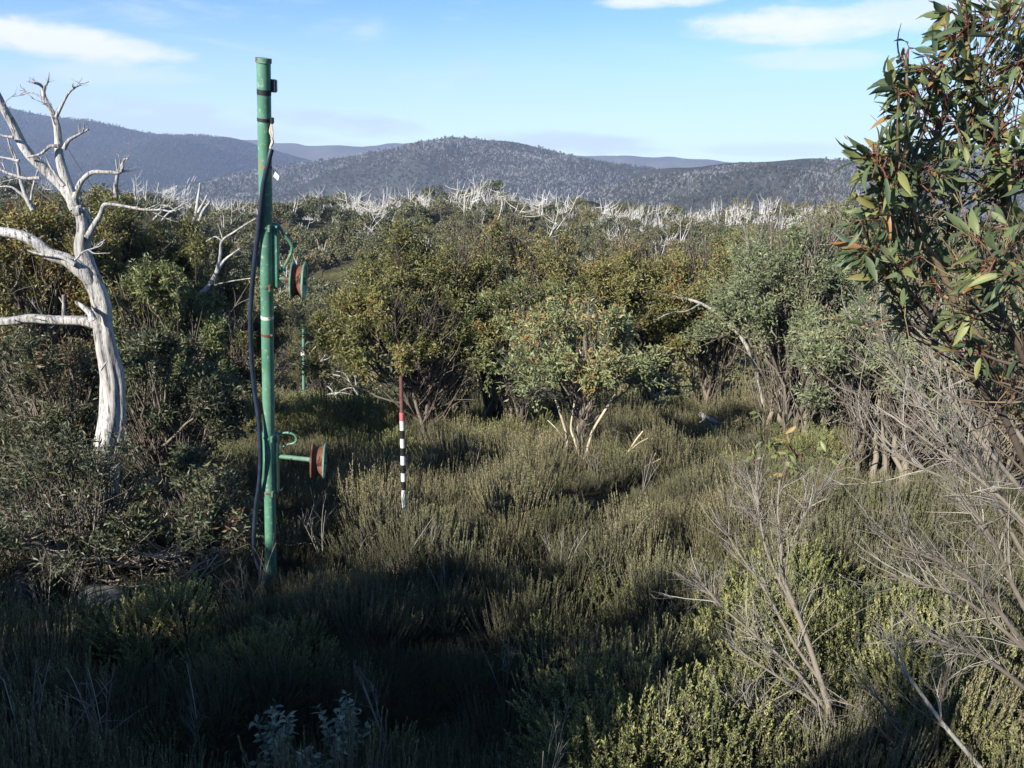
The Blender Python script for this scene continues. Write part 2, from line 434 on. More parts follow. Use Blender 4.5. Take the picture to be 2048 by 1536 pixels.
def instancer(name, pos, rot, scl, vid, variants, label, cat='', kind='stuff'):
    """ONE object whose geometry nodes set copies of the variant meshes on its vertices"""
    c = bpy.data.collections.new(name + '_variants')
    for i, me in enumerate(variants):
        c.objects.link(bpy.data.objects.new('%s_variant_%02d' % (name, i), me))
    me = bpy.data.meshes.new(name)
    n = len(pos)
    me.vertices.add(n); me.vertices.foreach_set('co', np.asarray(pos, np.float32).ravel())
    a = me.attributes.new('rot', 'FLOAT_VECTOR', 'POINT'); a.data.foreach_set('vector', np.asarray(rot, np.float32).ravel())
    a = me.attributes.new('scl', 'FLOAT_VECTOR', 'POINT'); a.data.foreach_set('vector', np.asarray(scl, np.float32).ravel())
    a = me.attributes.new('vid', 'INT', 'POINT'); a.data.foreach_set('value', np.asarray(vid, np.int32))
    o = link(name, me)
    ng = bpy.data.node_groups.new(name + '_nodes', 'GeometryNodeTree')
    ng.interface.new_socket('Geometry', in_out='INPUT', socket_type='NodeSocketGeometry')
    ng.interface.new_socket('Geometry', in_out='OUTPUT', socket_type='NodeSocketGeometry')
    N, L = ng.nodes, ng.links
    gi, go = N.new('NodeGroupInput'), N.new('NodeGroupOutput')
    ci = N.new('GeometryNodeCollectionInfo'); ci.inputs['Collection'].default_value = c
    ci.inputs['Separate Children'].default_value = True; ci.inputs['Reset Children'].default_value = True
    ip = N.new('GeometryNodeInstanceOnPoints'); ip.inputs['Pick Instance'].default_value = True
    def att(nm, typ):
        q = N.new('GeometryNodeInputNamedAttribute'); q.data_type = typ; q.inputs['Name'].default_value = nm
        return q.outputs['Attribute']
    L.new(gi.outputs[0], ip.inputs['Points']); L.new(ci.outputs[0], ip.inputs['Instance'])
    L.new(att('vid', 'INT'), ip.inputs['Instance Index'])
    L.new(att('rot', 'FLOAT_VECTOR'), ip.inputs['Rotation']); L.new(att('scl', 'FLOAT_VECTOR'), ip.inputs['Scale'])
    L.new(ip.outputs[0], go.inputs[0])
    md = o.modifiers.new('scatter', 'NODES'); md.node_group = ng
    return tag(o, label, cat, None, kind)


# ------------------------------------------------------------------ terrain
_PY = np.array([-400, -60, -20, -6, 0, 8, 14.5, 21, 30, 40, 60, 80, 100, 125, 150, 180, 205, 240, 320, 520, 900, 1500, 3000, 12000.])
_PZ = np.array([30., 8., 0.2, -2.1, -3.12, -4.6, -5.8, -7.1, -9.6, -13.2, -20.5, -24., -22., -17.8, -13.6, -10.4, -10.2, -16., -42., -105., -150., -170., -190., -260.])
_sl = np.diff(_PZ) / np.diff(_PY)
_tg = np.zeros(len(_PY)); _tg[1:-1] = np.where(_sl[:-1] * _sl[1:] > 0, 2 * _sl[:-1] * _sl[1:] / (_sl[:-1] + _sl[1:] + 1e-12), 0)
_tg[0], _tg[-1] = _sl[0], _sl[-1]


def prof(y):
    y = np.clip(np.asarray(y, float), _PY[0], _PY[-1]); i = np.clip(np.searchsorted(_PY, y) - 1, 0, len(_PY) - 2)
    h = _PY[i + 1] - _PY[i]; t = (y - _PY[i]) / h
    return (1 + 2 * t) * (1 - t) ** 2 * _PZ[i] + t * (1 - t) ** 2 * h * _tg[i] + t * t * (3 - 2 * t) * _PZ[i + 1] + t * t * (t - 1) * h * _tg[i + 1]


_rt = np.random.default_rng(5)
_K = [(f_ * np.array([math.cos(a_), math.sin(a_)]), p_, f_) for f_, a_, p_ in zip(2 ** _rt.uniform(-4, 1.2, 40) * .8, _rt.uniform(0, 6.28, 40), _rt.uniform(0, 6.28, 40))]


def bumps(x, y, lo=0.0, hi=9.0):
    s = 0
    for k, p_, f_ in _K:
        if lo <= f_ < hi: s = s + np.sin(k[0] * x + k[1] * y + p_)
    return s


def ground(x, y):
    x = np.asarray(x, float); y = np.asarray(y, float)
    z = prof(y) + 0.035 * bumps(x, y, .15, 3) * np.clip(y / 4, 0, 1)
    far = np.clip((y - 35) / 40, 0, 1) * np.clip((600 - y) / 300, 0, 1)
    z = z + far * 0.5 * bumps(x * .35, y * .35, 0, 1.2)
    rid = np.exp(-((y - 180) / 60) ** 2)
    z = z - rid * (0.075 * np.clip(x, 0, 200) + 0.0 * x)
    return z


def hit(px, py, h=0.45):
    """where the ray of a pixel meets the plants h above the near ground"""
    d = pix_dir(px, py); lo, hi = 1.0, 60.0
    for _ in range(60):
        m = (lo + hi) / 2
        q = d * m / d[1]
        if q[2] > ground(q[0], q[1]) + h: lo = m
        else: hi = m
    return d * lo / d[1]


def project(p):
    x, y, z = p[..., 0], p[..., 1], p[..., 2]
    dep = y * CP - z * SP; up = y * SP + z * CP
    return 1024 + F * x / dep, 768 - F * up / dep


def build_ground():
    ys = np.concatenate([np.linspace(-400, -20, 12, endpoint=False), np.linspace(-20, 40, 90, endpoint=False), np.geomspace(40, 320, 90, endpoint=False), np.geomspace(320, 4950, 40)])
    xh = np.concatenate([np.linspace(0, 20, 36, endpoint=False), np.geomspace(20, 250, 46, endpoint=False), np.geomspace(250, 5100, 26)])
    xs = np.concatenate([-xh[:0:-1], xh])
    X, Y = np.meshgrid(xs, ys); Z = ground(X, Y)
    V = np.stack([X, Y, Z], -1).reshape(-1, 3)
    i = np.arange(len(V)).reshape(X.shape)
    q = np.stack([i[:-1, :-1], i[:-1, 1:], i[1:, 1:], i[1:, :-1]], -1).reshape(-1, 4)
    g = Geo(); g.add(V, q, 0, 0.5, True)
    tag(link('ground', g.mesh('ground', ['soil'])), kind='structure', label='heath covered slope falling away to a wooded valley')


build_ground()


class Hill:
    def __init__(s, crest, D, front, back, base, rough, mat, seed, gold=None, nx=190):
        c = np.array(crest, float)
        s.D, s.front, s.back, s.base = D, front, back, base
        W_ = np.array([P(a, b, D) for a, b in c])
        s.cx, s.cz = W_[:, 0], W_[:, 2]
        s.rough = rough; r = np.random.default_rng(seed)
        s.k = [(r.uniform(0.6, 7) * 2 * math.pi / front * np.array([math.cos(a), math.sin(a)]), r.uniform(0, 6.28)) for a in r.uniform(0, 6.28, 22)]
        xs = np.linspace(s.cx[0], s.cx[-1], nx); ys = np.concatenate([np.linspace(D - front, D, 70, endpoint=False), np.linspace(D, D + back, 16)])
        X, Y = np.meshgrid(xs, ys); Z = s.z(X, Y)
        V = np.stack([X, Y, Z], -1).reshape(-1, 3); i = np.arange(len(V)).reshape(X.shape)
        q = np.stack([i[:-1, :-1], i[:-1, 1:], i[1:, 1:], i[1:, :-1]], -1).reshape(-1, 4)
        ti = 0.0
        if gold is not None:
            cen = V[q].mean(1); u, v = project(cen); ti = np.zeros(len(q))
            for (a, b, ra, rb) in gold: ti = np.maximum(ti, np.clip(1.6 - ((u - a) / ra) ** 2 - ((v - b) / rb) ** 2, 0, 1))
        g = Geo(); g.add(V, q, 0, ti, True)
        s.obj = tag(link('hill', g.mesh('hill', [mat])), kind='structure')
    def z(s, x, y):
        cr = np.interp(x, s.cx, s.cz)
        t = np.clip(1 - (s.D - y) / s.front, 0, 1); t = np.where(y > s.D, np.clip(1 - (y - s.D) / s.back, 0, 1), t)
        sh = np.where(y > s.D, t * t * (3 - 2 * t), t ** 1.15 * (1.25 - .25 * t))
        n = sum(np.sin(k[0] * x + k[1] * y + p_) / (1 + np.linalg.norm(k) * s.front / 12) for k, p_ in s.k)
        w_ = np.clip(np.minimum(t * 3, (1 - t) * 6 + .25), 0, 1)
        return s.base + (cr - s.base) * sh + s.rough * n * w_
    def scatter(s, n, rng, pxlo=-250, pxhi=2300):
        x = rng.uniform(s.cx[0], s.cx[-1], n); t = rng.beta(1.5, 1.0, n); y = s.D - s.front * (1 - t)
        p = np.stack([x, y, s.z(x, y)], -1); u, v = project(p)
        return p[(u > pxlo) & (u < pxhi) & (v < 470)]


H_far = Hill([(-400, 285), (0, 283), (300, 281), (420, 277), (480, 278), (540, 284), (620, 289), (720, 293), (780, 289), (830, 285), (900, 290), (1000, 300), (1100, 310), (1180, 312), (1250, 312), (1330, 316), (1420, 320), (1500, 327), (1560, 330), (1800, 328), (2500, 325)],
             3900, 850, 1000, -300, 9, 'hill_far', 3, gold=[(470, 292, 45, 6)])
H_left = Hill([(-900, 150), (-400, 172), (-150, 190), (0, 212), (60, 224), (130, 238), (200, 248), (280, 258), (340, 266), (400, 274), (440, 281), (480, 291), (520, 303), (570, 318), (640, 336), (740, 350), (900, 380)],
              2900, 1900, 900, -330, 14, 'hill_dark', 4)
H_mid = Hill([(-100, 430), (150, 410), (300, 385), (400, 362), (470, 345), (540, 335), (600, 326), (660, 318), (720, 309), (760, 300), (800, 293), (840, 285), (875, 278), (905, 275), (940, 278), (980, 284), (1040, 291), (1090, 297), (1130, 308), (1170, 320), (1230, 330), (1320, 345), (1450, 370), (1700, 410), (2200, 450)],
             1750, 1000, 600, -210, 9, 'hill_grey', 8)
H_right = Hill([(850, 440), (1000, 425), (1100, 408), (1200, 385), (1280, 362), (1360, 347), (1440, 338), (1520, 334), (1600, 329), (1660, 323), (1720, 319), (1800, 312), (1900, 306), (2100, 296), (2600, 280)],
               1150, 650, 500, -150, 6, 'hill_grey', 9)


# ------------------------------------------------------------------ far and middle forest
rng = np.random.default_rng(11)


def dead_tree_geo(seed, h=4.0, r=.085, lean=.25, lean_x=0.25, ns=(3, 6), k=4, mat=0):
    """bleached snow gum skeleton: several bare stems curving up from one foot"""
    r_ = np.random.default_rng(seed); g = Geo()
    n = r_.integers(*ns)
    top = np.stack([r_.normal(lean_x, .34, n) * h * .6, r_.normal(0, .3, n) * h * .6, h * r_.uniform(.65, 1.0, n)], -1)
    a = np.stack([r_.normal(0, .06, n), r_.normal(0, .06, n), np.zeros(n) - .2], -1)
    c = top * np.array([.35, .35, .5]) + r_.normal(0, .22, (n, 3)) * h * .25 + top * np.array([.45, .45, 0])
    S = bez(a, c, top, 8)
    tubes(g, S, np.linspace(r, r * .35, 8)[None] * r_.uniform(.7, 1.2, n)[:, None], k, mat, r_.uniform(.2, .8, n))
    nb = n * 3
    si = r_.integers(0, n, nb); ti = r_.integers(3, 7, nb); A = S[si, ti]
    B = A + np.stack([r_.normal(0, .2, nb) * h, r_.normal(0, .2, nb) * h, r_.uniform(.12, .34, nb) * h], -1)
    C = (A + B) / 2 + np.stack([(B - A)[:, 0] * .3, (B - A)[:, 1] * .3, -.04 * h * np.ones(nb)], -1)
    tubes(g, bez(A, C, B, 5), np.linspace(r * .5, r * .15, 5), 3, mat, r_.uniform(.2, .8, nb))
    return g


def bush_geo(seed, nleaf, size, R=1.6, H=2.2, mat=0, lobes=9):
    r_ = np.random.default_rng(seed); g = Geo()
    lc = np.stack([r_.normal(0, .42, lobes) * R, r_.normal(0, .42, lobes) * R, r_.uniform(.45, .95, lobes) * H], -1)
    lr = r_.uniform(.28, .5, lobes) * R
    li = r_.integers(0, lobes, nleaf)
    d = norm(r_.normal(0, 1, (nleaf, 3)) + np.array([0, 0, .35])); rad = lr[li] * r_.uniform(.55, 1.0, nleaf) ** .5
    p = lc[li] + d * rad[:, None] * np.array([1, 1, .8])
    lt = r_.uniform(.15, .85, lobes)
    leaves(g, p, norm(d * .5 + r_.normal(0, .8, (nleaf, 3))), size * r_.uniform(.7, 1.3, nleaf), size * .55, mat, np.clip(lt[li] + r_.normal(0, .15, nleaf), 0, 1), r_, DIA, nrm=d + r_.normal(0, .5, (nleaf, 3)))
    n = 5
    tubes(g, bez(np.zeros((n, 3)) - np.array([0, 0, .2]), lc[:n] * .4, lc[:n], 5), np.linspace(.06, .02, 5), 3, 1)
    return g


def frust_pts(n, y0, y1, rng, margin=1.35, powr=1.0):
    y = (y0 ** powr + rng.uniform(0, 1, n) * (y1 ** powr - y0 ** powr)) ** (1 / powr)
    x = rng.uniform(-1, 1, n) * (0.66 * y * margin + 3)
    return np.stack([x, y, ground(x, y)], -1)


def build_far():
    r = np.random.default_rng(21)
    # --- the hills' woods: dark crowns and bleached trunks
    crown = [bush_geo(300 + i, 26, 2.0, 2.4, 4.6, 0, 5).mesh('far_crown', ['farforest', 'stem_dark']) for i in range(5)]
    trunk = [dead_tree_geo(320 + i, 9.0, .22, lean_x=.12, k=3).mesh('far_trunk', ['deadhill']) for i in range(5)]
    def woods(name, label, hill, nc, nd, sc, sd):
        a = hill.scatter(nc, r); b = hill.scatter(nd, r)
        # bleached trunks stand in drifts
        nz = np.sin(b[:, 0] * .011 + 1.3) + np.sin(b[:, 1] * .017 + b[:, 0] * .006) + np.sin(b[:, 0] * .031 - b[:, 1] * .023)
        b = b[nz + r.normal(0, .8, len(b)) > -.1]
        p = np.vstack([a, b]); m = len(p)
        vid = np.concatenate([r.integers(0, 5, len(a)), 5 + r.integers(0, 5, len(b))])
        s = np.concatenate([r.uniform(.6, 1.5, len(a)) * sc, r.uniform(.6, 1.2, len(b)) * sd])
        rot = np.stack([np.zeros(m), np.zeros(m), r.uniform(-.5, .5, m)], -1); rot[:len(a), 2] = r.uniform(0, 6.28, len(a))
        instancer(name, p, rot, np.repeat(s[:, None], 3, 1), vid, crown + trunk, label)
    woods('far_wood', 'dark bluish woods covering the big mountain slope behind the dead tree', H_left, 60000, 5000, 1.0, .8)
    woods('far_wood', 'woods with pale burnt trunks on the peaked hill in the middle distance', H_mid, 38000, 72000, .72, .5)
    woods('far_wood', 'grey burnt woods on the hill behind the near gum', H_right, 24000, 42000, .58, .42)
    # --- forest on the facing slope of the near ridge
    fr = [bush_geo(340 + i, 900, .34, 1.7, 2.6, 0, 10).mesh('ridge_crown', ['forest', 'stem_dark']) for i in range(6)]
    p = frust_pts(3600, 66, 212, r, 1.3, 1.7)
    m = len(p); s = r.uniform(.75, 1.4, m)
    instancer('forest', p, np.stack([np.zeros(m), np.zeros(m), r.uniform(0, 6.28, m)], -1), np.stack([s, s, s * r.uniform(.8, 1.25, m)], -1), r.integers(0, 6, m), fr,
              'olive green gum forest filling the ridge below the bleached dead trees')
    # --- bleached dead trees along the ridge: individuals
    dv = [dead_tree_geo(360 + i, 6.0, .11).mesh('dead_tree', ['deadfar']) for i in range(9)]
    k = 0; todo = []
    while len(todo) < 300:
        px = r.uniform(250, 1740); y = r.choice([r.normal(190, 8), r.normal(168, 12), r.uniform(110, 180)], p=[.72, .20, .08])
        if y < 95 or y > 212: continue
        cl = math.sin(px * .021) + math.sin(px * .047 + 1) + .8 * math.sin(px * .11 + 2)
        if px < 560 and r.uniform() < .55: continue
        if cl + r.normal(0, 1.1) < -.6: continue
        x = (px - 1024) / F / 1.02 * y
        todo.append((x, y))
    for x, y in todo:
        o = link('dead_tree', dv[r.integers(0, 9)], None, (x, y, float(ground(x, y)) - .1), r.uniform(-.9, .9))
        s = r.uniform(.5, 1.25); o.scale = (s, s, s * r.uniform(.8, 1.25)); o.rotation_euler.x = r.normal(0, .10); o.rotation_euler.y = r.normal(.05, .14)
        tag(o, 'bleached dead tree with bare upswept stems in the pale row along the forested ridge', 'dead tree', 'bleached dead trees along the ridge')
    p = np.vstack([frust_pts(300, 105, 205, r, 1.3, 1.5), frust_pts(800, 174, 206, r, 1.2, 1.5)]); m = len(p); s = r.uniform(.45, .95, m)
    instancer('dead_wood', p, np.stack([r.normal(0, .3, m), r.normal(0, .3, m), r.uniform(0, 6.28, m)], -1), np.repeat(s[:, None], 3, 1), r.integers(0, 9, m), dv,
              'thin bleached twigs and leaning dead stems scattered through the ridge forest')
    # --- scrub in the valley in front of the forest
    p = frust_pts(900, 30, 70, r, 1.3, 1.6); m = len(p); s = r.uniform(.25, .6, m)
    instancer('valley_scrub', p, np.stack([np.zeros(m), np.zeros(m), r.uniform(0, 6.28, m)], -1), np.repeat(s[:, None], 3, 1), r.integers(0, 6, m), fr,
              'low olive scrub on the slope dropping to the valley')
    # granite outcrop on the mountain foot
    for (pts, lab) in ((((322, 394, 9, 14), (334, 386, 10, 18), (348, 380, 9, 14), (340, 396, 12, 12)), 'pale granite outcrop, broad slab on the mountain foot'),
                       (((369, 386, 6, 13), (378, 374, 5, 18), (388, 360, 5, 12), (374, 388, 7, 12)), 'pale granite outcrop, narrow leaning spire on the mountain foot')):
        g = Geo(); rr = np.random.default_rng(int(pts[0][0])); Yd = 1450
        for (px, py, w, h) in pts:
            for j in range(5):
                c = P(px + rr.normal(0, w * .5), py + rr.normal(0, h * .25), Yd + rr.uniform(-8, 8)); sc = Yd / F
                a, b = np.meshgrid(np.linspace(0, 2 * math.pi, 12, endpoint=False), np.linspace(-1.3, 1.45, 8))
                V = np.stack([np.cos(a) * np.cos(b) * w * .42, np.sin(a) * np.cos(b) * w * .5, np.sin(b) * h * .36], -1) * sc
                V[..., 0] += V[..., 2] * .5
                nz = sum(np.sin(V @ rr.normal(0, .35, 3) + rr.uniform(0, 6)) for _ in range(6))[..., None]
                V = V * (1 + .11 * nz) + c; i_ = np.arange(96).reshape(8, 12); k_ = np.roll(i_, -1, 1)
                g.add(V.reshape(-1, 3), np.stack([i_[:-1], k_[:-1], k_[1:], i_[1:]], -1).reshape(-1, 4), 0, .5, False)
        tag(link('rock_outcrop', g.mesh('rock_outcrop', ['farrock'])), lab, 'rock')


build_far()


# ------------------------------------------------------------------ snow gums
def gum(name, label, px, Y, top_py, w_px, leafmat='gum', stem='stem', nstem=7, cb=0.5, nleaf=24000, L=.108, seed=0, tmean=.45, nlobe=22,
        bare=150, top_new=.25, base_px=None, extra=None, wobble=1.0, group='snow gums on the slope', cat='tree', parts=True, spread=.10, at=None):
    r = np.random.default_rng(1000 + seed)
    top = P(px, top_py, Y); bx = P(base_px if base_px else px, 800, Y)[0]
    base = np.array([bx, Y, float(ground(bx, Y)) - .05])
    H = (top[2] - base[2]) * (.972 if Y > 15 else .98); R = w_px / F * Y * 1.10 / 2
    if at: base = np.array([at[0], at[1], float(ground(at[0], at[1])) - .05]); H = at[2] - base[2]; R = at[3]; top = base
    nlobe = int(nlobe * 1.7); bare = int(bare * 1.5)
    off = np.array([top[0] - base[0], 0, 0])
    # lobes over a dome
    rad = np.sqrt(r.uniform(0, 1, nlobe)) * r.uniform(.82, 1.06, nlobe); ph = np.arange(nlobe) * 2.4 + r.uniform(0, .6, nlobe)
    lr = R * r.uniform(.15, .29, nlobe)
    lc = np.stack([rad * np.cos(ph) * R, rad * np.sin(ph) * R, np.zeros(nlobe)], -1) + off
    zt = H * (1 - (1 - cb) * .62 * rad ** 2.2) - lr * .9 - H * .20 * r.uniform(0, 1, nlobe) ** 1.4 + H * .04 * np.sin(ph * 2.3 + seed)
    low = r.uniform(0, 1, nlobe) < .16
    zt = np.where(low, zt - (zt - cb * H) * r.uniform(.2, .75, nlobe), zt)
    lc[:, 2] = zt
    # stems
    gs = Geo()
    sa = r.uniform(0, 6.28, nstem); tgt = np.stack([np.cos(sa) * R * r.uniform(.15, .6, nstem), np.sin(sa) * R * r.uniform(.15, .6, nstem), H * r.uniform(cb + .08, cb + .35, nstem)], -1) + off * .8
    fo = np.stack([np.cos(sa) * spread * r.uniform(.3, 1, nstem) * 1.6, np.sin(sa) * spread * r.uniform(.3, 1, nstem) * 1.6, np.zeros(nstem)], -1)
    cc = fo + (tgt - fo) * np.array([.20, .20, .55]) + r.normal(0, .10, (nstem, 3)) * H * .4 * wobble
    S = bez(fo, cc, tgt, 12); S[:, 1:-1] += r.normal(0, .012 * H * wobble, (nstem, 10, 3))
    r0 = .011 * H + .012
    tubes(gs, S, np.linspace(1, .35, 12)[None] * r0 * r.uniform(.65, 1.25, nstem)[:, None], 6, 0, r.uniform(.1, .9, nstem))
    # branches to lobes
    dd = np.linalg.norm(S[:, -1][None] - lc[:, None], axis=-1) + r.uniform(0, .5, (nlobe, nstem)) * R
    si = dd.argmin(1); ti = r.integers(4, 11, nlobe)
    A = S[si, ti]; Cc = A * .45 + lc * .55 + np.stack([r.normal(0, .06, nlobe) * R, r.normal(0, .06, nlobe) * R, -.03 * H * np.ones(nlobe)], -1)
    Bp = bez(A, Cc, lc, 8); Bp[:, 1:-1] += r.normal(0, .01 * H * wobble, (nlobe, 6, 3))
    tubes(gs, Bp, np.linspace(r0 * .5, r0 * .2, 8), 5, 0, r.uniform(.1, .9, nlobe))
    # bare inner twigs, fanning upwards
    if bare:
        si2 = r.integers(0, nstem, bare); ti2 = r.integers(2, 10, bare); A = S[si2, ti2]
        out = norm(np.stack([A[:, 0] - off[0] * .8 + r.normal(0, .45, bare) * R * .5, A[:, 1] + r.normal(0, .45, bare) * R * .5, np.abs(r.normal(1.25, .35, bare)) * R], -1))
        ln = r.uniform(.16, .42, bare) * H; B2 = A + out * ln[:, None]
        C2 = (A + B2) / 2 + r.normal(0, .05, (bare, 3)) * ln[:, None] + np.stack([out[:, 0] * .15 * ln, out[:, 1] * .15 * ln, -.08 * ln], -1)
        T2 = bez(A, C2, B2, 6); T2[:, 1:] += r.normal(0, .006 * H, (bare, 5, 3))
        tubes(gs, T2, np.linspace(r0 * .32, r0 * .09, 6), 3, 0, r.uniform(0, 1, bare))
        nb = bare * 2; k = r.integers(0, bare, nb); j = r.integers(1, 5, nb); A = T2[k, j]
        B3 = A + (out[k] * .5 + r.normal(0, .45, (nb, 3)) + np.array([0, 0, .3])) * (ln[k] * r.uniform(.2, .45, nb))[:, None]
        tubes(gs, bez(A, (A + B3) / 2 + r.normal(0, .02, (nb, 3)) * H * .5, B3, 4), np.linspace(r0 * .16, r0 * .06, 4), 3, 0, r.uniform(0, 1, nb))
    # leafy twigs and leaves
    gl = Geo(); nt = nlobe * 16
    lk = np.repeat(np.arange(nlobe), 16)
    d = norm(r.normal(0, .75, (nt, 3)) + np.array([0, 0, .85]) + norm(lc[lk] - off - np.array([0, 0, H * .5])) * .6)
    E = lc[lk] + d * (lr[lk] * r.uniform(.45, 1.55, nt))[:, None]
    A = Bp[lk, r.integers(4, 8, nt)]
    T = bez(A, (A + E) / 2 + r.normal(0, .05, (nt, 3)) * R * .4, E, 6)
    tubes(gl, T, np.linspace(r0 * .16, r0 * .05, 6), 3, 1, r.uniform(0, 1, nt))
    tk = r.integers(0, nt, nleaf); u = 1 - r.uniform(0, 1, nleaf) ** 1.6 * .75
    q = u * 5; i0 = np.minimum(q.astype(int), 4); fr = (q - i0)[:, None]
    pos = T[tk, i0] * (1 - fr) + T[tk, i0 + 1] * fr + r.normal(0, 1, (nleaf, 3)) * (lr[lk[tk]] * .15)[:, None]
    ld = d[tk] * .5 + r.normal(0, .6, (nleaf, 3)) + np.array([0, 0, -.15])
    lt = np.clip(r.normal(0, .09, nlobe)[lk[tk]] + r.normal(tmean, .15, nleaf) + (r.uniform(0, 1, nleaf) < top_new * np.clip((pos[:, 2] / H - cb) / (1 - cb), 0, 1) ** 1.5 * .55) * r.uniform(.22, .5, nleaf), 0, 1)
    leaves(gl, pos, ld, L * r.uniform(.45, 1.35, nleaf), L * .34 * r.uniform(.75, 1.2, nleaf), 0, lt, r, DIA)
    if extra: extra(gs, gl, r, base, H)
    root = empty(name, base, label, cat, group)
    link('trunk', gs.mesh('trunk', [stem, 'stem_pale']), root)
    link('crown', gl.mesh('crown', [leafmat, stem]), root)
    return root


def pale_stems(gs, gl, r, base, H):
    for pth, rad in (([(1151, 1004), (1143, 940), (1134, 905), (1133, 870), (1120, 825), (1105, 780)], .037), ([(1152, 1004), (1153, 945), (1159, 920), (1150, 882), (1142, 855), (1150, 800)], .029),
                     ([(1153, 1004), (1162, 940), (1173, 905), (1183, 868), (1203, 832), (1230, 790)], .035), ([(1146, 970), (1120, 945), (1108, 920), (1098, 905)], .008), ([(1165, 930), (1190, 918), (1215, 895)], .008),
                     ([(1133, 885), (1115, 860), (1095, 840)], .013)):
        w_ = np.array([P(a, b, 14.25 + .12 * math.sin(i * 2 + a)) for i, (a, b) in enumerate(pth)]) - base
        n = len(pth) * 5
        tubes(gs, smooth_path(w_, n), np.linspace(rad, rad * .6, n), 7, 1, .6)


def build_gums():
    # left, behind the dead tree
    gum('snow_gum', 'rusty olive gum behind the bleached dead tree at the picture edge', 70, 17.5, 392, 330, 'gum_olive', 'stem_dark', seed=1, tmean=.45, nleaf=30000, top_new=.5)
    gum('snow_gum', 'tall dark gum crown just behind the dead tree fork', 225, 20, 368, 290, 'gum_olive', 'stem_dark', seed=2, tmean=.42, nleaf=30000, top_new=.35)
    gum('snow_gum', 'dark shaded gum between the dead tree and the near green pole', 385, 20.5, 432, 250, 'gum_olive', 'stem_dark', seed=3, tmean=.34, nleaf=24000, cb=.35, top_new=.15)
    gum('snow_gum', 'olive gum with a rounded crown low behind the dead trunk', 320, 16, 508, 240, 'gum', 'stem_dark', seed=4, tmean=.44, nleaf=24000, cb=.4, top_new=.15)
    gum('snow_gum', 'gum with thin dark stems beside the hose of the near green pole', 455, 19, 610, 120, 'gum_olive', 'stem_dark', seed=5, tmean=.3, nleaf=6000, cb=.45, nlobe=12, nstem=6, bare=90)
    # left, in front
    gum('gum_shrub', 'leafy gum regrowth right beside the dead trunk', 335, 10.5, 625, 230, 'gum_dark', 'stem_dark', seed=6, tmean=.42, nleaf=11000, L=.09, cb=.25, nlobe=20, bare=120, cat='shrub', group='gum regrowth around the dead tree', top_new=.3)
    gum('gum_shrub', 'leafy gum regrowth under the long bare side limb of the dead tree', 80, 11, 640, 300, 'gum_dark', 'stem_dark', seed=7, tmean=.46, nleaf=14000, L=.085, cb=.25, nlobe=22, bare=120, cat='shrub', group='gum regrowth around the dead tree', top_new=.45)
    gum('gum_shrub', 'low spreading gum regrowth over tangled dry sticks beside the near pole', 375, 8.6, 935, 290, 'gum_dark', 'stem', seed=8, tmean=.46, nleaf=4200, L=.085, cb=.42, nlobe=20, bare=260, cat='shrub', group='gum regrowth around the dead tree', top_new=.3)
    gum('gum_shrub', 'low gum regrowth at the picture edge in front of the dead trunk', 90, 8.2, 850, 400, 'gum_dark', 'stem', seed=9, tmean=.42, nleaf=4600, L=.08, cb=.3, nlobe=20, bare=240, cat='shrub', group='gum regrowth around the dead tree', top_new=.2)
    # centre clump
    gum('snow_gum', 'olive gum leaning out over the ski line beside the far pole', 735, 18.5, 545, 250, 'gum_olive', 'stem_dark', seed=10, tmean=.48, nleaf=22000, cb=.50, base_px=850, top_new=.35)
    gum('snow_gum', 'rusty green gum with dark stems behind the striped pole', 850, 20.5, 462, 330, 'gum_olive', 'stem_dark', seed=11, tmean=.42, nleaf=36000, cb=.58, base_px=890, nlobe=28, top_new=.4, bare=220)
    gum('snow_gum', 'tallest gum of the middle clump', 985, 23, 432, 290, 'gum', 'stem_dark', seed=12, tmean=.45, nleaf=32000, cb=.58, nlobe=24, top_new=.35)
    gum('snow_gum', 'wide gum with orange tipped crown behind the cream stemmed gum', 1150, 22.5, 458, 330, 'gum_olive', 'stem_dark', seed=13, tmean=.37, nleaf=34000, cb=.60, nlobe=26, top_new=.35, bare=220)
    gum('snow_gum', 'gum over dark bare trunks and a fallen bleached log', 1310, 24, 470, 270, 'gum_olive', 'stem_dark', seed=14, tmean=.36, nleaf=24000, cb=.63, top_new=.22)
    gum('snow_gum', 'small gum with cream white stems standing in the heath', 1165, 14.5, 598, 285, 'gum_pale', 'stem', seed=15, tmean=.50, nleaf=11000, L=.105, cb=.60, nlobe=24, nstem=3, bare=45, base_px=1150, extra=pale_stems, top_new=.75)
    gum('snow_gum', 'green gum filling the gap between the dark stems and the cream stemmed gum', 1040, 19.5, 535, 250, 'gum', 'stem_dark', seed=25, tmean=.34, nleaf=17000, cb=.54, nlobe=20, top_new=.15)
    # right clump
    gum('snow_gum', 'golden green gum crown beside two bare bleached sticks', 1420, 23.5, 470, 270, 'gum', 'stem_dark', seed=16, tmean=.5, nleaf=26000, cb=.63, top_new=.5)
    gum('snow_gum', 'gum crown rising behind the grey green gum', 1560, 25, 424, 330, 'gum', 'stem_dark', seed=17, tmean=.48, nleaf=30000, cb=.60, top_new=.3)
    gum('snow_gum', 'grey green gum with many fanned pale stems', 1610, 18, 440, 330, 'gum_grey', 'stem', seed=18, tmean=.45, nleaf=30000, cb=.62, nstem=14, nlobe=28, bare=420, base_px=1600, top_new=.12, spread=.4)
    gum('snow_gum', 'yellow green gum crown seen beside the near leafy branches', 1690, 21, 405, 260, 'gum', 'stem_dark', seed=19, tmean=.47, nleaf=22000, cb=.60, top_new=.3)
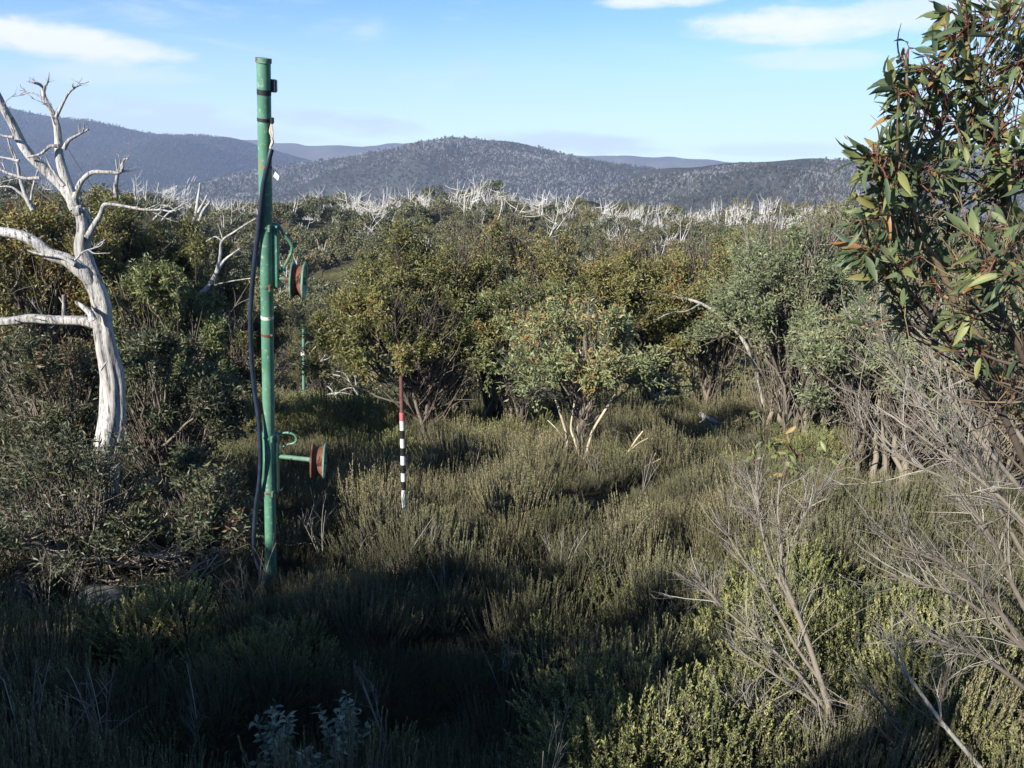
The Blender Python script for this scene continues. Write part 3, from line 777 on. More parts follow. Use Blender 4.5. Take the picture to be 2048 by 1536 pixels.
    gum('snow_gum', 'bushy grey gum with bare tangled stems under the near branches', 1800, 13.5, 585, 330, 'gum_grey', 'stem', seed=20, tmean=.45, nleaf=9000, cb=.60, nstem=14, nlobe=24, bare=420, top_new=.15, spread=.4)
    gum('snow_gum', 'gum at the far picture edge behind the near branches', 1990, 12, 540, 330, 'gum_grey', 'stem', seed=21, tmean=.42, nleaf=9000, cb=.60, nstem=10, nlobe=22, bare=320, top_new=.15, spread=.4)
    # down the ski line
    gum('snow_gum', 'dark gum standing behind the far green pole', 640, 58, 560, 130, 'gum_olive', 'stem_dark', seed=22, tmean=.3, nleaf=7000, L=.16, cb=.25, nlobe=16, nstem=5, bare=40)
    gum('snow_gum', 'dark gum down the slope seen between near pole and hose', 510, 50, 575, 110, 'gum_olive', 'stem_dark', seed=23, tmean=.28, nleaf=6000, L=.15, cb=.25, nlobe=14, nstem=5, bare=40)
    gum('snow_gum', 'small round gum down the slope right behind the near pole', 570, 68, 590, 110, 'gum_olive', 'stem_dark', seed=24, tmean=.36, nleaf=6000, L=.18, cb=.2, nlobe=14, nstem=5, bare=30)


build_gums()


# ------------------------------------------------------------------ bleached dead tree and other dead wood
def fan(g, starts, r, n, mat, rad, ln, side, up=.3, levels=2, tmin=2):
    """twigs springing from the polylines `starts` (B,n,3); side = general pull direction"""
    B, m, _ = starts.shape
    k = r.integers(0, B, n); j = r.integers(tmin, m - 1, n); A = starts[k, j]
    tan = norm(starts[k, j + 1] - starts[k, j])
    d = norm(tan * .75 + r.normal(0, .42, (n, 3)) + np.asarray(side) * .22 + np.array([0, 0, up]) * .25)
    l = ln * r.uniform(.35, 1.2, n) * (1.15 - j / m * .5)
    E = A + d * l[:, None] + np.array([0, 0, 1.]) * (l * up * .35)[:, None]
    C = A + (tan * .35 + d * .75) * (l * .5)[:, None] + r.normal(0, .05, (n, 3)) * l[:, None]
    T = bez(A, C, E, 8); T[:, 1:] += np.cumsum(r.normal(0, .010, (n, 7, 3)), 1) * l[:, None, None]
    tubes(g, T, np.linspace(rad, rad * .4, 8)[None] * r.uniform(.6, 1.3, n)[:, None], 4 if rad > .003 else 3, mat, r.uniform(0, 1, n))
    if levels > 1: return np.concatenate([T, fan(g, T, r, int(n * 2.4), mat, rad * .55, ln * .5, side, up, levels - 1, 1)])
    return T


def px_path(pts, Y):
    return np.array([P(q[0], q[1], q[2] if len(q) > 2 else Y) for q in pts])


def limb(pts, Y, w0, w1, seed, mat=0, k=10, flute=.05, wob=.0):
    """limb traced as points in space; widths in px at that distance"""
    r = np.random.default_rng(seed); g = Geo(); c = px_path(pts, Y)
    n = max(10, len(pts) * 8); pth = smooth_path(c, n)
    wv = r.normal(0, 1, (n, 3)); wv = sum(np.roll(wv, q_, 0) for q_ in range(-5, 6)) / 11; wv = sum(np.roll(wv, q_, 0) for q_ in range(-3, 4)) / 7; pth[3:-3] += wv[3:-3] * (w0 + w1) / 2 * Y / F * .35
    s = np.linspace(0, 1, n); dep = pth[:, 1] * CP - pth[:, 2] * SP
    tubes(g, pth, (w0 + (w1 - w0) * s ** .8) / 2 * dep / F, k, mat, .5, r, flute, cap=True)
    return g


def build_dead_tree():
    Y = 9.0
    root = empty('dead_tree', P(212, 1010, Y), 'large bleached dead gum with twisted trunk and bare limbs', 'dead tree')
    def part(nm, *a, **k):
        g = limb(*a, **k)
        for i in range(len(g.v)): g.v[i] = g.v[i] - np.array(root.location)
        return link(nm, g.mesh(nm, ['dead']), root)
    part('trunk', [(205, 1030), (208, 960), (214, 900), (224, 830), (222, 760), (216, 710), (207, 655), (203, 620), (192, 570), (178, 520), (165, 480), (161, 440), (157, 415)], Y, 52, 28, 1, k=34, flute=.075)
    part('branch', [(158, 425), (146, 398), (128, 345), (120, 310), (113, 260), (104, 225), (92, 200), (82, 172), (66, 165, 8.8)], Y, 27, 4, 2, k=20)
    part('branch', [(152, 418), (132, 382), (100, 345), (60, 310), (35, 275), (15, 235), (0, 205), (-30, 160)], Y, 25, 12, 3, k=20)
    part('branch', [(205, 655), (188, 645), (160, 641), (110, 640), (60, 638), (20, 642), (-40, 648)], Y, 24, 17, 4, k=20)
    part('branch', [(196, 582, 9), (176, 545), (140, 522), (105, 505), (70, 484), (30, 472), (-40, 458)], 8.9, 30, 18, 5, k=20)
    part('branch', [(150, 530), (125, 516), (90, 510), (55, 501)], 8.8, 12, 3, 6, k=8)
    part('branch', [(174, 475), (186, 455), (200, 432), (206, 413), (216, 408), (245, 412), (290, 420), (325, 421), (345, 424)], 8.9, 13, 3, 7, k=8)
    part('branch', [(150, 395), (160, 370), (168, 356), (185, 345), (215, 344), (238, 345), (246, 335), (248, 322), (256, 317)], 8.9, 12, 4, 8, k=8)
    part('branch', [(128, 298), (138, 282), (155, 270), (178, 258)], 8.9, 10, 3, 9, k=8)
    part('branch', [(118, 292), (100, 293), (80, 307), (55, 315)], 8.9, 9, 4, 10, k=8)
    part('branch', [(112, 235), (122, 215), (135, 190), (150, 175), (177, 163)], 8.9, 8, 2, 11, k=7)
    part('branch', [(88, 195), (89, 175), (96, 160), (98, 145)], 8.8, 6, 1.5, 12, k=6)
    part('branch', [(88, 198), (70, 188), (55, 183), (38, 181)], 8.8, 5, 1.2, 13, k=6)
    part('branch', [(128, 372), (112, 350), (102, 335), (92, 313)], 8.8, 9, 3, 14, k=7)
    part('branch', [(80, 356), (50, 356), (25, 350), (0, 340), (-20, 335)], 8.9, 8, 4, 15, k=7)
    part('branch', [(38, 322), (20, 318), (0, 314)], 8.9, 7, 3, 16, k=7)
    part('branch', [(26, 275), (12, 272), (-8, 268)], 8.9, 7, 4, 17, k=7)
    part('branch', [(188, 640), (176, 622), (165, 610), (152, 604)], 8.8, 18, 7, 18, k=9, flute=.14)
    part('branch', [(150, 520), (165, 505), (182, 498), (203, 491)], 8.75, 5, 2, 19, k=6)
    part('branch', [(178, 500), (192, 507), (220, 506)], 8.75, 4, 1.5, 20, k=6)
    part('branch', [(202, 740), (210, 728), (214, 722)], 8.65, 5, 2, 21, k=6)
    part('root', [(205, 985), (185, 1000), (165, 1010), (150, 1020)], 8.8, 28, 8, 22, k=9)
    rr = np.random.default_rng(5); g = Geo()
    for pts, n_, ln_ in (([(92, 200), (82, 172), (66, 165)], 3, .16), ([(135, 190), (150, 175), (177, 163)], 5, .18), ([(155, 270), (178, 258)], 3, .16), ([(215, 344), (238, 345), (248, 322)], 6, .2), ([(290, 420), (325, 421), (345, 424)], 8, .25), ([(245, 412), (290, 420)], 3, .2),
                         ([(70, 188), (55, 183), (38, 181)], 3, .14), ([(113, 260), (104, 225), (92, 200)], 4, .22), ([(35, 275), (15, 235), (0, 205)], 5, .28), ([(50, 356), (25, 350), (0, 340)], 4, .22), ([(110, 640), (60, 638), (20, 642)], 3, .25), ([(105, 505), (70, 484), (30, 472)], 4, .25), ([(90, 510), (55, 501)], 3, .15), ([(182, 498), (203, 491), (222, 486)], 3, .12)):
        fan(g, smooth_path(px_path(pts, 8.9), 8)[None] - np.array(root.location), rr, n_, 0, .0075, ln_, (.1, 0, .5), .4, 2, 1)
    link('twigs', g.mesh('twigs', ['dead']), root)['kind'] = 'stuff'
    # other dead wood: each its own thing
    def snag(nm, label, cat, Y, limbs, mat='dead', loc=None, group=None):
        base = P(limbs[0][0][0][0], limbs[0][0][0][1], Y)
        rt = empty(nm, base, label, cat, group)
        for i, (pts, w0, w1) in enumerate(limbs):
            g = limb(pts, Y, w0, w1, 50 + i, k=7, flute=.06)
            for j in range(len(g.v)): g.v[j] = g.v[j] - base
            link('branch' if i else 'trunk', g.mesh('limb', [mat]), rt)
        return rt
    snag('dead_snag', 'two thin forked dead stems behind the upper limbs of the bleached tree', 'dead tree', 16,
         [([(66, 420), (50, 385), (38, 350), (34, 330), (22, 300), (14, 270)], 10, 3), ([(62, 400), (66, 375), (74, 345), (84, 312)], 5, 2), ([(54, 398), (38, 385), (20, 374), (-6, 374)], 8, 3), ([(34, 330), (30, 310), (20, 290)], 4, 2)])
    snag('dead_snag', 'upright forked dead stub over the dark gum crown', 'dead tree', 19.5,
         [([(231, 395), (233, 365), (236, 345), (246, 325), (250, 316)], 9, 4), ([(234, 352), (234, 335), (231, 318)], 4, 2)])
    snag('dead_snag', 'pair of pale upright dead stems rising from the gums beside the near pole', 'dead tree', 26,
         [([(386, 450), (392, 425), (396, 395), (400, 366)], 8, 4), ([(398, 442), (408, 420), (421, 402)], 8, 4), ([(396, 425), (406, 408), (414, 390)], 6, 3)])
    snag('dead_snag', 'slanting dead limbs lying over the dark gum crowns', 'dead tree', 23,
         [([(318, 448), (335, 428), (355, 415), (376, 404)], 5, 2), ([(306, 440), (318, 428), (330, 416)], 5, 2), ([(322, 410), (340, 414), (352, 424)], 3, 2)])
    snag('dead_snag', 'leaning dead stem with a long arm reaching towards the near green pole', 'dead tree', 19,
         [([(383, 612), (400, 590), (418, 570), (432, 545), (440, 510), (444, 482), (470, 462), (512, 437)], 12, 3), ([(434, 545), (450, 520), (480, 497)], 7, 4), ([(444, 482), (430, 474), (412, 483)], 4, 2), ([(446, 480), (440, 460), (436, 448)], 3, 1.5), ([(430, 570), (465, 562), (515, 555)], 4, 2)])
    snag('dead_snag', 'pale bark stub among leaves behind the dead trunk', 'stump', 15, [([(130, 640), (128, 615), (127, 590)], 9, 7), ([(128, 610), (122, 600), (118, 594)], 3, 2)])
    snag('leaning_dead_tree', 'grey white dead trunk bent over through the gums with its top lying level', 'dead tree', 20,
         [([(1530, 830, 20.5), (1518, 770, 20.5), (1508, 725, 20.6), (1478, 670, 20.8), (1440, 632, 21), (1400, 606, 21.4), (1345, 592, 21.8), (1285, 583, 22)], 9, 5), ([(1400, 608, 21.3), (1375, 622, 21), (1340, 626, 20.8), (1312, 640, 20.6)], 5, 2),
          ([(1372, 600, 21.5), (1362, 586, 21.3), (1356, 572, 21.2)], 3, 1.5), ([(1508, 725, 20.6), (1520, 700, 20.5), (1535, 680, 20.5)], 6, 3), ([(1478, 670, 20.8), (1470, 650, 20.7), (1474, 632, 20.6)], 4, 2)], mat='deadgrey')
    snag('log_stub', 'short cut log end poking out of the heath by the gums', 'log', 17, [([(1400, 826), (1415, 836), (1440, 848)], 11, 9), ([(1410, 834), (1404, 842), (1396, 846)], 3, 2)], mat='deadgrey')
    snag('dead_snag', 'two bare bleached sticks standing over the golden green gum', 'dead tree', 22.3,
         [([(1502, 530), (1497, 505), (1492, 470), (1486, 452), (1477, 441)], 5, 2), ([(1508, 515), (1516, 500), (1522, 485)], 5, 3)])
    snag('fallen_branch', 'tangle of white fallen branches by the far green pole', 'branches', 33,
         [([(716, 790), (700, 765), (680, 752), (652, 748)], 4, 2), ([(708, 775), (690, 778), (668, 790)], 3, 2), ([(700, 765), (690, 748), (672, 742)], 3, 1.5), ([(652, 790), (680, 785), (705, 790)], 4, 2), ([(655, 772), (665, 782), (675, 800)], 3, 1.5), ([(712, 770), (709, 752), (704, 742)], 3, 1.5)])
    snag('fallen_branch', 'white branched dead top above the tangle by the far pole', 'branches', 40, [([(630, 742), (642, 722), (652, 708)], 4, 2), ([(636, 732), (628, 722), (618, 716)], 3, 1.5), ([(642, 722), (655, 718), (662, 712)], 3, 1)])
    snag('dead_branch', 'cream coloured bent stem lying in the heath beside the small gum', 'branch', 13.6,
         [([(1184, 986), (1200, 968), (1206, 950), (1225, 932), (1252, 908), (1272, 880), (1286, 862)], 7, 3), ([(1234, 957), (1262, 950), (1285, 936), (1320, 918)], 4, 1.5), ([(1255, 906), (1275, 888), (1296, 876)], 3, 1), ([(1285, 936), (1300, 926), (1312, 905)], 2, 1)], mat='stem_pale')
    snag('fallen_log', 'dark weathered log lying under the tangled sticks', 'log', 8.0,
         [([(110, 1090), (130, 1105), (150, 1130), (165, 1150)], 40, 26), ([(240, 1130), (300, 1115), (350, 1108), (378, 1100)], 16, 10), ([(190, 1160), (260, 1170), (330, 1165), (365, 1150)], 14, 8)], mat='stem')


build_dead_tree()


def stick_pile():
    r = np.random.default_rng(77)
    for (px, py, Y, n, hw, hh, lab) in ((330, 1130, 8.1, 170, 130, 45, 'tangle of dry grey sticks under the low gum regrowth beside the pole'), (70, 1110, 8.0, 150, 100, 70, 'tangle of dry grey sticks by the pale rock')):
        g = Geo(); c = P(px, py, Y)
        A = np.array([P(px + r.normal(0, hw * .5), py + r.normal(0, hh * .5), Y + r.uniform(-.5, .5)) for _ in range(n)]) - c
        d = norm(np.stack([r.normal(0, 1, n), r.normal(0, .6, n), r.normal(.1, .35, n)], -1)); ln = r.uniform(.25, .7, n)
        B = A + d * ln[:, None]
        T = bez(A, (A + B) / 2 + np.stack([np.zeros(n), np.zeros(n), -r.uniform(0, .15, n)], -1), B, 6)
        tubes(g, T, np.linspace(.009, .003, 6)[None] * r.uniform(.6, 1.5, n)[:, None], 4, 0, r.uniform(0, 1, n))
        tag(link('stick_pile', g.mesh('stick_pile', ['stem']), None, c), lab, 'sticks', None, 'stuff')  # darker bark colour stands in for the shade on the sticks
    for (px, py, Y, w, h, lab) in ((30, 1190, 7.7, 75, 60, 'pale lichened rock at the picture edge under the dry sticks'), (205, 1205, 7.6, 85, 48, 'grey rock under the dark log')):
        g = Geo(); c = P(px, py, Y); sc = Y / F
        n1, n2 = 20, 12
        a, b = np.meshgrid(np.linspace(0, 2 * math.pi, n1, endpoint=False), np.linspace(-1.2, 1.5, n2))
        V = np.stack([np.cos(a) * np.cos(b) * w * .6 * sc, np.sin(a) * np.cos(b) * w * .6 * sc, np.sin(b) * h * sc], -1)
        nz = sum(np.sin(V @ r.normal(0, 9, 3) + r.uniform(0, 6)) for _ in range(7))[..., None]
        V = V * (1 + .05 * nz); V[-1] = V[-1].mean(0)
        i = np.arange(n1 * n2).reshape(n2, n1); j = np.roll(i, -1, 1)
        g.add(V.reshape(-1, 3), np.stack([i[:-1], j[:-1], j[1:], i[1:]], -1).reshape(-1, 4), 0, .5, True)
        tag(link('rock', g.mesh('rock', ['rock']), None, c), lab, 'rock')


stick_pile()


# ------------------------------------------------------------------ bare shrubs and the near leafy gum
def bare_shrub(label, stems, Y, n, ln, seed, side, rad=.007, mats=('twig_grey', 'stem_yellow'), leafy=None, levels=2, up=.3):
    r = np.random.default_rng(seed)
    base = P(stems[0][0][0][0], stems[0][0][0][1], stems[0][0][0][2] if len(stems[0][0][0]) > 2 else Y)
    root = empty('bare_shrub', base, label, 'shrub', 'half dead shrubs beside the viewpoint')
    allp = []
    for pts, w0, w1 in stems:
        g = Geo(); p = smooth_path(px_path(pts, Y), 14) - base
        dep = (p + base)[:, 1] * CP - (p + base)[:, 2] * SP
        tubes(g, p, np.linspace(w0, w1, 14) / 2 * dep / F, 8, 0, r.uniform(.2, .9), r, .03)
        link('stem', g.mesh('stem', [mats[1]]), root); allp.append(p)
    g = Geo(); T = fan(g, np.array(allp), r, n, 0, rad, ln, side, up, levels, 3)
    link('twigs', g.mesh('twigs', [mats[0]]), root)['kind'] = 'stuff'
    if leafy:
        g = Geo()
        for (px, py, Yl, rp, cnt) in leafy:
            c = P(px, py, Yl) - base; s = rp * Yl / F
            e = c + r.normal(0, .5, (cnt // 6 + 1, 3)) * s
            a = np.repeat(T[np.linalg.norm(T[:, -1][None] - e[:, None], axis=-1).argmin(1), -1], 1, 0)
            tw = bez(a, (a + e) / 2 + r.normal(0, .02, e.shape), e, 5); tubes(g, tw, np.linspace(.004, .002, 5), 3, 1)
            k = r.integers(0, len(e), cnt); pos = e[k] + r.normal(0, .25, (cnt, 3)) * s
            leaves(g, pos, r.normal(0, .6, (cnt, 3)) + np.array([-.2, 0, -.3]), .075 * r.uniform(.6, 1.2, cnt), .026, 0, np.clip(r.normal(.55, .25, cnt), 0, 1), r, LANCE, smooth=True)
        link('leaves', g.mesh('leaves', ['gum', 'twig_red']), root)['kind'] = 'stuff'


def build_bare():
    bare_shrub('half dead shrub fanning pale twigs over the bright bushes, leafy at its top',
               [([(1700, 1560), (1665, 1440), (1625, 1310), (1590, 1215), (1565, 1150), (1562, 1080), (1555, 1020), (1560, 960)], 14, 2.5),
                ([(1690, 1540), (1640, 1420), (1580, 1370), (1520, 1330), (1460, 1290)], 9, 3), ([(1660, 1430), (1590, 1340), (1510, 1270), (1440, 1210), (1400, 1160)], 8, 3),
                ([(1640, 1360), (1590, 1290), (1530, 1180), (1480, 1110), (1450, 1060)], 8, 3), ([(1680, 1500), (1620, 1460), (1540, 1440), (1470, 1400)], 9, 3),
                ([(1570, 1160), (1580, 1090), (1610, 1030), (1640, 980)], 6, 2.5), ([(1600, 1240), (1540, 1120), (1520, 1040), (1510, 980)], 7, 2.5)],
               4.6, 190, .40, 31, (-.5, 0, .5), .0036, levels=3, mats=('twig_grey', 'stem'), leafy=[(1560, 880, 4.9, 60, 46), (1625, 900, 4.9, 40, 26), (1520, 900, 4.9, 30, 14), (1590, 940, 4.8, 50, 18)])
    bare_shrub('bare grey shrub reaching in from the picture edge above the dark corner',
               [([(2120, 1400), (2020, 1250), (1940, 1160), (1870, 1120), (1800, 1090), (1760, 1060)], 11, 4), ([(2120, 1330), (2040, 1200), (1990, 1090), (1940, 1010), (1900, 960)], 12, 4),
                ([(2150, 1250), (2060, 1130), (2000, 1020), (1940, 900), (1900, 830)], 11, 4), ([(2100, 1420), (1990, 1330), (1900, 1290), (1830, 1280)], 11, 4), ([(2140, 1200), (2050, 1050), (1960, 960), (1850, 880), (1790, 830)], 10, 3),
                ([(2130, 1380), (2040, 1290), (1930, 1200), (1850, 1170), (1780, 1150)], 11, 4)],
               4.2, 160, .5, 32, (-.6, 0, .35), .0038, levels=3, mats=('twig_grey', 'stem'))
    bare_shrub('thin white forked dead stem leaning in the dark corner', [([(1990, 1570), (1930, 1500), (1880, 1440), (1830, 1370), (1800, 1330), (1785, 1300)], 11, 4), ([(1815, 1350), (1800, 1310), (1786, 1280), (1784, 1230)], 5, 3)],
               4.0, 12, .4, 33, (-.6, 0, .3), .0032, mats=('twig_grey', 'deadgrey'), levels=3)
    bare_shrub('low spray of grey twigs between the two half dead shrubs', [([(1850, 1540), (1790, 1440), (1750, 1390), (1710, 1350)], 8, 3), ([(1840, 1540), (1770, 1470), (1720, 1420), (1680, 1400)], 7, 3), ([(1870, 1550), (1880, 1420), (1895, 1340), (1900, 1290)], 7, 3)],
               4.2, 26, .4, 34, (-.5, 0, .3), .0035, levels=3)
    bare_shrub('slender grey stems in front of the bushy grey gum', [([(1960, 960), (1900, 900), (1850, 830), (1800, 740), (1760, 660)], 9, 3), ([(2060, 1000), (1960, 880), (1890, 780), (1850, 680)], 10, 4), ([(1900, 960), (1830, 930), (1760, 890), (1720, 850)], 6, 3), ([(2060, 900), (1960, 760), (1900, 660), (1880, 600)], 10, 4)],
               6.0, 75, .75, 35, (-.4, 0, .5), .0055, levels=3, mats=('twig_grey', 'stem'))


build_bare()


def leaf_parts(root, pos, d, L, Wd, tint, mat, r, most, base, nrm=None, tm=None):
    """the leaves that show largest become parts that share a few meshes; the rest is one part"""
    n = len(pos); d = norm(d)
    if nrm is None: nrm = r.normal(0, 1, (n, 3)) + np.array([0, -.4, .5])
    size = L * Wd / np.linalg.norm(pos + base, axis=1) ** 2 * r.uniform(.6, 1.4, n)
    u, v = project(pos + base); size = np.where((u > -20) & (u < 2070) & (v > -20) & (v < 1560), size, 0)
    order = np.argsort(-size); big, rest = order[:most], order[most:]
    tmpl = tm or LANCE; vs = []
    for i in range(14):
        V = tmpl[0].copy(); c = r.normal(0, .16); V[:, 1] += c * (V[:, 0] * (1 - V[:, 0])) * 4 / .3; V[:, 2] -= r.uniform(-.15, .40) * V[:, 0] ** 2; V[:, 2] += r.uniform(-.25, .25) * V[:, 1] * V[:, 0] * .3
        g = Geo(); g.add(V * np.array([1, 1, 1]), tmpl[1], 0, np.quantile(tint, (i + .5) / 14), True); vs.append(g.mesh('leaf', [mat]))
    rank = np.argsort(np.argsort(tint)) * 14 // n
    for i in big:
        x = d[i]; y = norm(np.cross(nrm[i], x)); z = np.cross(x, y)
        m = Matrix(np.array([x * L[i], y * Wd[i], z * L[i]]).T.tolist()).to_4x4(); m.translation = Vector(pos[i])
        o = link('leaf', vs[int(rank[i])], root); o.matrix_local = m
    if len(rest):
        g = Geo(); leaves(g, pos[rest], d[rest], L[rest], Wd[rest], 0, tint[rest], r, tmpl, nrm=nrm[rest], smooth=True)
        link('leaves', g.mesh('leaves', [mat]), root)['kind'] = 'stuff'


def near_gum():
    r = np.random.default_rng(91)
    lob = [(1960, 620, 45, 2.3, 14), (2040, 660, 50, 2.4, 20), (1880, 590, 45, 2.5, 14), (1990, 720, 45, 2.5, 9), (1830, 640, 50, 2.6, 10), (2045, 780, 40, 2.6, 8), (1760, 610, 40, 2.5, 9), (1700, 312, 22, 2.2, 6), (1812, 112, 26, 2.25, 7), (1795, 190, 26, 2.2, 8), (1930, 30, 45, 2.45, 18), (1690, 450, 30, 2.2, 7), (1985, 60, 75, 2.5, 46), (2050, 40, 60, 2.7, 40), (1905, 90, 50, 2.4, 26), (1868, 150, 52, 2.3, 32), (1835, 195, 42, 2.25, 20), (1960, 160, 80, 2.5, 58), (2050, 150, 80, 2.6, 46), (1895, 230, 62, 2.4, 40), (2000, 260, 80, 2.5, 56),
           (2060, 330, 80, 2.5, 44), (1920, 320, 75, 2.5, 54), (1840, 340, 68, 2.4, 48), (1775, 345, 55, 2.3, 40), (1720, 330, 34, 2.2, 18), (1990, 400, 85, 2.6, 54), (1900, 430, 75, 2.7, 50), (1810, 430, 62, 2.5, 44), (1745, 420, 45, 2.3, 24),
           (1715, 500, 44, 2.25, 22), (1790, 540, 50, 2.3, 20), (1740, 560, 40, 2.3, 12), (1990, 520, 60, 2.1, 30), (2040, 460, 60, 2.3, 34), (1930, 540, 60, 2.6, 22), (2040, 560, 50, 2.1, 20), (1850, 520, 60, 2.8, 26), (1930, 690, 45, 2.4, 5), (1800, 640, 60, 2.6, 8)]
    lob = [(a + 34 * min(1, max(0, (1800 - a) / 60)), b, c_, d_, e_) for a, b, c_, d_, e_ in lob]
    base = np.array([3.0, 3.1, float(ground(3.0, 3.1))])
    root = empty('snow_gum', base, 'near gum with large hanging leaves filling the upper picture edge', 'tree', None)
    lc = np.array([P(a, b, Y) for a, b, _, Y, _ in lob]) - base; n = len(lob)
    # main stems rise from the foot outside the frame, fork and lean towards the lobes
    stems = [([(2330, 1500, 3.0), (2200, 1150, 2.9), (2080, 900, 2.8), (1990, 740, 2.7), (1920, 620, 2.6), (1850, 480, 2.5), (1800, 380, 2.4)], 30, 7), ([(2330, 1480, 3.1), (2230, 1000, 3.0), (2120, 700, 2.8), (2040, 480, 2.7), (1980, 300, 2.6), (1930, 150, 2.5)], 34, 7),
             ([(2340, 1470, 3.2), (2290, 900, 3.1), (2190, 560, 2.9), (2100, 300, 2.8), (2040, 100, 2.7)], 34, 8), ([(2320, 1500, 2.9), (2150, 1120, 2.8), (2030, 880, 2.7), (1930, 720, 2.6), (1840, 610, 2.5), (1760, 520, 2.4)], 22, 6),
             ([(2330, 1490, 2.8), (2180, 980, 2.6), (2080, 780, 2.4), (2010, 640, 2.3), (1960, 540, 2.2)], 20, 6), ([(2340, 1500, 3.2), (2160, 1000, 3.3), (2020, 780, 3.3), (1930, 640, 3.2), (1880, 500, 3.0)], 22, 6)]
    S = []
    for i, (pts, w0, w1) in enumerate(stems):
        g = Geo(); p = smooth_path(px_path(pts, 2.5), 20) - base; p[0] = [0, 0, -.1]
        p[1:-1] += r.normal(0, .006, (18, 3))
        tubes(g, p, np.linspace(w0, w1, 20) / 2 * 2.6 / F, 8, 0, r.uniform(.1, .9), r, .04)
        link('stem', g.mesh('stem', ['stem_yellow']), root); S.append(p)
    S = np.array(S)
    gb = Geo(); Sf = S[:, 8:].reshape(-1, 3)
    dist = np.linalg.norm(lc[:, None] - Sf[None], axis=-1) + (Sf[None, :, 2] > lc[:, None, 2] - .05) * .4
    A = Sf[dist.argmin(1)]
    Bp = bez(A, (A + lc) / 2 + np.stack([r.normal(0, .02, n), r.normal(0, .02, n), -.04 * np.ones(n)], -1), lc, 8)
    tubes(gb, Bp, np.linspace(.0075, .0035, 8), 5, 0, r.uniform(0, 1, n))
    # dark thin inner twigs
    T = fan(gb, S[:, 7:], r, 150, 0, .0042, .34, (-.4, 0, .3), .45, 2, 1)
    fan(gb, S[:, 2:12], r, 90, 0, .0045, .45, (-.5, 0, .2), .3, 2, 1)
    link('branches', gb.mesh('branches', ['stem_yellow']), root)
    gt = Geo(); gn = Geo(); LP, LD, LL, LW, LT = [], [], [], [], []
    for i, (a, b, rp, Y, cnt) in enumerate(lob):
        cnt = int(cnt * 1.5)
        s = rp * Y / F * 1.28; nt = max(4, cnt // 4)
        d = norm(r.normal(0, 1, (nt, 3)) + np.array([-.5, 0, .2])); E = lc[i] + d * s * r.uniform(.4, 1.05, (nt, 1))
        A = Bp[i, r.integers(5, 8, nt)]
        tw = bez(A, (A + E) / 2 + np.array([0, 0, .02]), E, 6)
        tubes(gt, tw, np.linspace(.0026, .0014, 6), 4, 0, r.uniform(0, 1, nt))
        k = r.integers(0, nt, cnt); u = r.uniform(.3, 1, cnt) * 4.99; i0 = u.astype(int); fr = (u - i0)[:, None]
        pos = tw[k, i0] * (1 - fr) + tw[k, i0 + 1] * fr
        hang = norm(d[k] * .4 + r.normal(0, .55, (cnt, 3)) + np.array([-.38, -.05, -.30]))
        L = r.uniform(.03, .088, cnt); pet = pos + hang * .016
        tubes(gt, np.stack([pos, pet], 1), .0011, 3, 0, .5)
        LP.append(pet); LD.append(hang); LL.append(L); LW.append(L * r.uniform(.19, .30, cnt)); LT.append(np.clip(r.normal(.40, .2, cnt) + (r.uniform(0, 1, cnt) < .10) * .3, 0, .90))
        ng = cnt // 3; k = r.integers(0, nt, ng)
        leaves(gn, E[k] + r.normal(0, .012, (ng, 3)), d[k] + r.normal(0, .4, (ng, 3)) + np.array([0, 0, .4]), .020, .006, 0, r.uniform(.75, 1, ng), r, DIA)
    LP, LD, LL, LW, LT = (np.concatenate(q) for q in (LP, LD, LL, LW, LT))
    leaf_parts(root, LP, LD, LL, LW, LT, 'gum_near', r, 300, base)
    for nm, q, mt in (('twigs', gt, 'twig_red'), ('buds', gn, 'gum_near')): link(nm, q.mesh(nm, [mt]), root)['kind'] = 'stuff'


near_gum()


# ------------------------------------------------------------------ heath
def spike_clump(seed, n=58, h=.62, R=.22, nl=46, mat=0, tip=.45, lw=.0062, ll=.020, tm=.45):
    """feathery heath shoots rising from one foot"""
    r = np.random.default_rng(seed); g = Geo()
    a = r.uniform(0, 6.28, n); rd = np.sqrt(r.uniform(0, 1, n)) * R
    foot = np.stack([np.cos(a) * rd * .45, np.sin(a) * rd * .45, np.zeros(n)], -1)
    hh = h * r.uniform(.5, 1.2, n) * (1 - .3 * (rd / R) ** 2)
    ln_ = r.normal(0, .05, 2)
    top = np.stack([np.cos(a) * rd * 1.2 + r.normal(ln_[0], .035, n), np.sin(a) * rd * 1.2 + r.normal(ln_[1], .035, n), hh], -1)
    c = foot * .3 + top * .7 + np.stack([np.cos(a) * .03, np.sin(a) * .03, -hh * .15], -1)
    S = bez(foot, c, top, 6)
    tubes(g, S, np.linspace(.004, .0016, 6), 3, 1, .4)
    N = n * nl; k = np.repeat(np.arange(n), nl); u = np.tile(np.linspace(.30, 1, nl), n) + r.normal(0, .01, N); u = np.clip(u, 0, 1)
    q = np.minimum(u * 5, 4.999); i0 = q.astype(int); fr = (q - i0)[:, None]
    pos = S[k, i0] * (1 - fr) + S[k, i0 + 1] * fr; tan = norm(S[k, i0 + 1] - S[k, i0])
    ph = r.uniform(0, 6.28, N); side = np.stack([np.cos(ph), np.sin(ph), np.zeros(N)], -1)
    d = norm(tan * 1.0 + side * (r.uniform(.35, .75, N) * (1.15 - .6 * u))[:, None])
    tint = np.clip(r.normal(0, .12, n)[k] + tm + tip * (u - .75) + r.normal(0, .1, N), 0, 1)
    leaves(g, pos, d, ll * r.uniform(.7, 1.25, N) * (1.2 - .45 * u), lw, mat, tint, r, NEEDLE, nrm=np.cross(tan, side))
    return g


